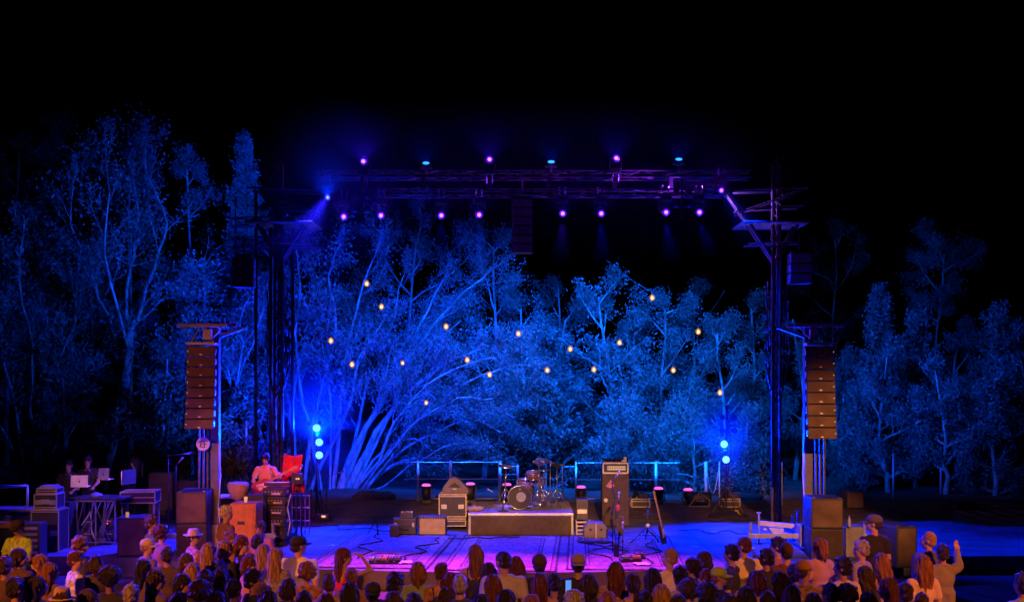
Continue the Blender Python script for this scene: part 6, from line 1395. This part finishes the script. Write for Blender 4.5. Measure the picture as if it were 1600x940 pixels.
A_(1184, 893, 1.66, -10, 0, 'around', 'bob', 'r', 'strap', (.3, .1, .06), 'auburn bob with a bare orange-lit arm stretched right', 'f', 0)
A_(1217, 896, 1.70, 0, 0, 'down', 'wavy', 'd', 'long', (.15, .08, .12), 'dark wavy hair with a blue edge left of the mustard cap', 'f', 1)
A_(1240, 884, 1.62, 0, 0, 'down', 'short', 'k', 'tee', BLK, 'small black head between the dark wavy hair and the mustard cap', 'm', 1)
A_(1256, 876, 1.76, -15, -40, 'down', 'crop', 'b', 'tee', (.36, .26, .20), 'man in a mustard cap and patterned shirt', 'm', 0, 'f', 'cap', (.55, .32, .05))
A_(1279, 842, 1.72, 15, 40, 'down', 'bob', 'o', 'tee', (.42, .26, .34), 'woman with brown hair and pink dress right before the right subwoofer', 'f', 0, None, None, None, 'skirt', (.42, .26, .34))
A_(1316, 872, 1.76, 20, 40, 'down', 'short', 'k', 'tee', (.55, .48, .40), 'black-haired man in a cream shirt below the right subwoofer', 'm', 1)
A_(1345, 846, 1.72, 45, 40, 'down', 'short', 'g', 'tee', (.3, .26, .34), 'grey-haired person in lilac looking left in front of the black cap man', 'f', 0)
A_(1365, 805, 1.86, 25, 40, 'down', 'crop', 'd', 'tee', BLK, 'man in a dark cap and black shirt beside the square speaker', 'm', 0, None, 'cap', (.09, .07, .07), wide=1.08)
A_(1377, 866, 1.68, 0, 0, 'down', 'long', 'o', 'tee', (.35, .2, .14), 'woman with long golden hair below the black cap man', 'f', 0)
A_(1386, 905, 1.70, 15, 40, 'down', 'long', 'r', 'tee', (.3, .14, .12), 'woman with long auburn hair with violet edge at the bottom right', 'f', 0)
A_(1350, 886, 1.60, 20, 0, 'down', 'wavy', 'd', 'long', NVY, 'dark wavy hair between the cream shirt and the golden hair', 'f', 1)
A_(1325, 915, 1.66, 0, 0, 'down', 'curly', 'b', 'tee', (.15, .1, .1), 'brown curly head at the bottom below the cream shirt', 'f', 0)
A_(1296, 914, 1.66, 0, 0, 'down', 'short', 'k', 'tee', BLK, 'black-haired head at the bottom right of the patterned shirt', 'm', 1)
A_(1238, 915, 1.66, 0, 0, 'down', 'bob', 'k', 'tee', NVY, 'black bob at the bottom left of the patterned shirt', 'f', 1)
A_(1200, 926, 1.62, 0, 0, 'down', 'short', 'd', 'tee', (.3, .12, .06), 'dark head at the bottom beneath the bare orange-lit arm', 'm', 1)
A_(1413, 912, 1.62, 20, 0, 'down', 'short', 'd', 'tee', (.25, .1, .1), 'short dark-haired person at the bottom left of the white-shirted woman', 'm', 0)
A_(1450, 831, 1.80, 20, 40, 'down', 'bald', 'd', 'jacket', (.10, .09, .12), 'bald man in a dark jacket at the right end of the crowd', 'm', 0)
A_(1441, 868, 1.72, 10, 0, 'down', 'long', 'o', 'tee', (.62, .50, .42), 'woman with long golden-brown hair in a white tee, last at the right', 'f', 0)
A_(1472, 852, 1.66, 10, 0, 'up', 'short', 'd', 'jacket', (.25, .24, .28), 'person in a grey jacket raising a hand at the right end', 'm', 0)
A_(1597, 897, 1.74, 25, 0, 'down', 'short', 'k', 'tee', (.15, .2, .6), 'blue-lit person cut off by the right edge of the photo', 'm', 1)
for px, py, hgt, hair, hc, sex, lb in ((8, 872, 1.66, 'short', 'd', 'm', 'dark-haired person at the far left edge'), (150, 868, 1.60, 'bob', 'd', 'f', 'dark bob right of the white patterned shirt'), (262, 856, 1.60, 'short', 'd', 'm', 'dark head between the shawl and the brimmed hat'), (452, 905, 1.6, 'bob', 'd', 'f', 'dark bob below the white tee of the capped man'),
                             (1008, 926, 1.62, 'short', 'k', 'm', 'black head at the bottom beneath the long black hair with blue rim'), (1060, 930, 1.6, 'long', 'd', 'f', 'dark head at the bottom between the blond bob and the curly brown head'), (1270, 928, 1.62, 'long', 'd', 'f', 'dark long hair at the very bottom beneath the patterned shirt'),
                             (1355, 926, 1.62, 'bob', 'k', 'f', 'black bob at the very bottom beneath the dark wavy hair'), (1440, 928, 1.5, 'short', 'd', 'm', 'dark head at the very bottom right of the crowd'), (510, 929, 1.62, 'long', 'd', 'f', 'dark long hair at the bottom beneath the bare shoulders')):
    A_(px, py, hgt, random.Random(px).uniform(-20, 20), 0, 'down', hair, hc, 'tee', (.08, .06, .08), lb, sex, 1)
# --- crew and musician on the stage
CR = 'crew and musician on the stage'
A_(107, 721, 1.70, 190, 0, 'desk', 'short', 'k', 'tee', BLK, 'sound engineer in black behind the silver laptop', 'm', 0, group=CR, zg=0, Y=25.0)
A_(137, 711, 1.76, 195, 0, 'desk', 'short', 'k', 'tee', BLK, 'sound engineer in black looking down between the two laptops', 'm', 0, group=CR, zg=0, Y=25.6, nod=-15)
g = A_(415, 706, 1.78, 178, 0, 'guitar', 'short', 'k', 'tee', (.60, .32, .12), 'guitarist in an orange and pink shirt playing behind the rack stack', 'm', 0, group=CR, zg=.12, Y=24.5, nod=-25)
t = thing('electric_guitar', 'red electric guitar held by the guitarist', 'guitar', (g.location.x, g.location.y, .12)); guitar(t, (-.02, -.19, 1.10), Matrix.Rotation(R(62), 3, 'Y') @ Matrix.Rotation(R(0), 3, 'Z'), None, 1.0, mat('red_guitar', (.35, .06, .05), .25))
MB().tube([(.12, -.16, 1.12), (.14, -.10, 1.46), (.06, .06, 1.52), (-.1, -.05, 1.42), (-.2, -.16, 1.22)], .022, 6).build('strap', mat('patterned_strap', (.5, .48, .42), .8, var=.9, scale=30), t)
tag(MB().box((0, 0, .06), (1.2, 1.0, .12)).build('platform_board', m_ply, None, False, (g.location.x, g.location.y, 0.0)), 'low board under the guitarist', 'platform')
# things people hold or wear
ph = XY(898, 13.2); 
def held_phone(px, py, Y, label, screen):
    p = P(px, py, Y); t = thing('phone', label, 'phone', p, R(5)); MB().box((0, 0, 0), (.075, .010, .155), bevel=.004).build('case', m_black, t); MB().box((0, -.006, 0), (.068, .003, .145)).build('screen', screen, t)
scr = mat('phone_screen', (.02, .03, .05), .2, emit=(.12, .35, 1.0), es=.9)
held_phone(888, 915, 13.2, 'phone with a lit blue screen held up by the man in the olive cap', scr)
# ------------------------------------------------------------------ the rig's light
def S(a, b, pw, col, size=60, blend=.8, r=.08): return spot(a, b, pw, col, size, blend, r)
LB = (0.0, .062, 1.0); LC = (0.0, .115, 1.0); DB = (0.0, .014, 1.0)
# wash from the truss on the trees behind
for i, px in enumerate((565, 660, 765, 861, 962, 1060)):
    a = P(px, 262, 28.7); S(a, (a.x * 1.2, 38, 3.0 if i < 3 else 2.0), (7000, 7800, 8500, 9500, 10500, 12000)[i], (LB, LB, LB, LC, LC, LC)[i], 74, .9)
# from the floor lights up into the trees
for i, (x, y, z) in enumerate(pars): S((x, y + .15, z + .1), (x * 1.15, y + 6, 7.0), 850, LB if i < 3 else LC, 95, .9)
# side stands and truss ends on the trees at both sides
a = P(500, 690, 28.0); S(a + Vector((-.4, 1.0, 0)), (-15, 37, 8), 4200, (0, .07, 1), 70, .8); S(a + Vector((0, 1.0, 0)), (-6, 36, 5), 8000, DB, 110, .9)
S(P(505, 300, 28.7), (-17, 36, 7), 6000, (0, .07, 1), 62, .9); S(P(1127, 290, 28.7), (17, 37, 5), 8500, (0, .07, 1), 60, .9)
a = P(1132, 700, 28.4); S(a + Vector((.4, 1.0, 0)), (16, 38, 5), 4200, (0, .07, 1), 66, .8); S(a + Vector((0, 1.0, 0)), (7, 36, 4), 2200, LC, 110, .9)
# lit faces of those lamps towards the stage
a = P(500, 690, 28.0); S(a + Vector((0, -.3, 0)), (-2.5, 21, 0), 4500, DB, 95, .7)
a = P(1132, 700, 28.4); S(a + Vector((0, -.3, 0)), (4.5, 22, 0), 4500, DB, 95, .7)
a = P(1132, 693, 28.4); S(a + Vector((0, -.3, .1)), (-6.0, 22, 2.4), 30000, DB, 15, .6)
a = P(500, 668, 28.0); S(a + Vector((0, -.3, .1)), (6.0, 22, 2.4), 30000, DB, 15, .6)
# truss heads down onto the stage
for px, tx, ty, c, pw in ((538, -5.2, 24.3, DB, 9000), (596, -3.0, 24.8, DB, 7000), (690, -1.6, 22.8, DB, 4500), (749, -.6, 23.8, DB, 6500), (879, .8, 22.9, VIO, 4500), (939, 2.2, 23.9, DB, 6000), (1040, 4.6, 24.4, DB, 9000), (1092, 6.8, 24.0, DB, 8000)):
    a = P(px, 345, 26.6); S(a, (tx, ty, 0), pw, c, 34, .8, .05)
a = P(1127, 298, 26.4); S(a, (10.5, 24.3, 0), 13000, DB, 42, .6)
for px, tx in ((569, -2.6), (765, -.2), (962, 2.4)): a = P(px, 262, 24.8); S(a, (tx, 20.0, 0), 17000, MAG, 30, .9)
a = P(512, 307, 26.4); S(a, (-7.8, 23.5, .5), 6500, (.03, .015, 1.0), 50, .7)
# upward spots added at the same lamps to light their halos
for px, py, Y, c, pw in [(q[0], q[1], 26.5, (.07, .01, 1.0), 550) for q in heads] + [(q[0], q[1], 26.9, (.05, .01, 1.0) if q[2] is e_mag else (0, .03, 1.0), 1300 if q[2] is e_mag else 700) for q in ups] + [(512, 307, 26.3, (.0, .03, 1.0), 2500), (1127, 296, 26.3, (.2, .01, 1.0), 900), (497, 680, 27.9, DB, 30000), (1132, 704, 28.3, DB, 14000)]:
    a = P(px, py, Y) + Vector((0, -.05, 0)); S(a, a + Vector((-a.x * .02, -1, .85)), pw, c, 110, 1.0, 0.0)
a = P(512, 307, 28.6); S(a, P(900, 288, 27.2), 2600, (.25, .03, 1.0), 40, .8, 0.0); S(a, P(384, 290, 38), 15000, LB, 26, .8, 0.0)  # spots added at both truss ends to brighten truss, mast and pine
a = P(1127, 290, 26.9); S(a, P(760, 285, 27.2), 3200, (.25, .03, 1.0), 40, .8, 0.0); S(a, P(1215, 360, 26.9), 420, (.25, .1, 1.0), 80, .8, 0.0)
# house lights over the seats behind the camera
WR = (1.0, .21, .025)
S((-13, -2, 11), (-6.2, 14.4, .7), 19000, WR, 24, .8, .12); S((13, -1, 11), (6.0, 14.2, .7), 17500, WR, 20, .8, .12)
S((1.5, -6, 12), (0, 12.7, .6), 9500, (1, .25, .035), 20, .8, .12)
for tx, w_ in ((-1.3, 6), (.75, 5), (2.5, 5.5)): S((tx * .4, -7, 10.5), (tx, 25.2, .7), 46000, (1, .40, .12), w_, .8, .2)
S((3.5, -7, 10.5), (6.4, 21.6, 1.6), 34000, (1, .34, .11), 9, .7, .2); S((-3.5, -7, 10.5), (-6.3, 21.8, 2.6), 9500, (1, .20, .08), 9, .7, .2)
S((-6, -7, 10), (-5.5, 23.6, 1.0), 17000, (1, .24, .07), 6.5, .7, .2); S((-9, -6, 9), (-9.6, 22.6, 1.0), 7000, (1, .36, .10), 5, .7, .2)  # narrow warm spots added to brighten the guitarist and the case stack
S(P(512, 307, 26.4), (-9.2, 23.4, .6), 16000, (.02, .012, 1.0), 40, .8, .05)
S((-3.5, 18.5, 4.5), (-5.1, 24.6, 1.3), 1300, (1, .03, .25), 16, .8, .1)  # pink spot added in mid-air before the stage for guitarist and banner
# violet side wash, spots added without fixtures at both ends of the pit
S((-9.5, 17, 3.2), (-2, 14, .8), 3200, (.10, .02, 1.0), 70, .8, .15); S((-9.5, 18, 4), (-7, 23, .8), 700, (.25, .03, 1.0), 60, .8, .15); S((9.5, 20, 4.0), (5, 14, .8), 2600, (.03, .03, 1.0), 70, .8, .15)
# two truss heads swung out on to the front rows
for px, tx in ((749, 5.5), (879, -4.5), (939, 1.0)): a = P(px, 345, 24.6); S(a, (tx, 14.5, .9), 9000, (.02, .015, 1.0), 26, .8, .05)
S(P(800, 340, 24.4), (.3, 26.3, .9), 9000, (.16, .12, 1.0), 13, .8, .05)  # added violet spot brightens the drums, no lamp hangs here
# ------------------------------------------------------------------ thin volumes added round the lamps to make their halos
def smoke(c, r_, D):
    o = MB().sph((0, 0, 0), 1.0, 32, 20).build('lamp_halo_smoke', None); o.location = c; o.scale = r_; o['kind'] = 'stuff'
    m = bpy.data.materials.new('thin_halo_smoke'); m.use_nodes = True; nt = m.node_tree; N = nt.nodes.new; L = nt.links.new; nt.nodes.remove(nt.nodes['Principled BSDF'])
    pv = N('ShaderNodeVolumePrincipled'); pv.inputs['Color'].default_value = (.55, .6, .95, 1)
    tc = N('ShaderNodeTexCoord'); dp = N('ShaderNodeVectorMath'); dp.operation = 'DOT_PRODUCT'; L(tc.outputs['Object'], dp.inputs[0]); L(tc.outputs['Object'], dp.inputs[1])
    s = N('ShaderNodeMath'); s.operation = 'SUBTRACT'; s.use_clamp = True; s.inputs[0].default_value = 1; L(dp.outputs['Value'], s.inputs[1])
    p = N('ShaderNodeMath'); p.operation = 'POWER'; p.inputs[1].default_value = 1.5; L(s.outputs[0], p.inputs[0])
    q = N('ShaderNodeMath'); q.operation = 'MULTIPLY'; q.inputs[1].default_value = D; L(p.outputs[0], q.inputs[0]); L(q.outputs[0], pv.inputs['Density'])
    L(pv.outputs[0], nt.nodes['Material Output'].inputs['Volume']); o.data.materials.clear(); o.data.materials.append(m)
a = P(845, 285, 26.5); smoke(a, (8.8, 1.7, 2.2), .0026)
a = P(520, 300, 26.4); smoke(a, (2.6, 1.7, 2.4), .006)
a = P(496, 685, 27.6); smoke(a, (2.1, 1.2, 2.4), .03)
a = P(1132, 700, 28.0); smoke(a, (1.4, 1.1, 1.7), .02)
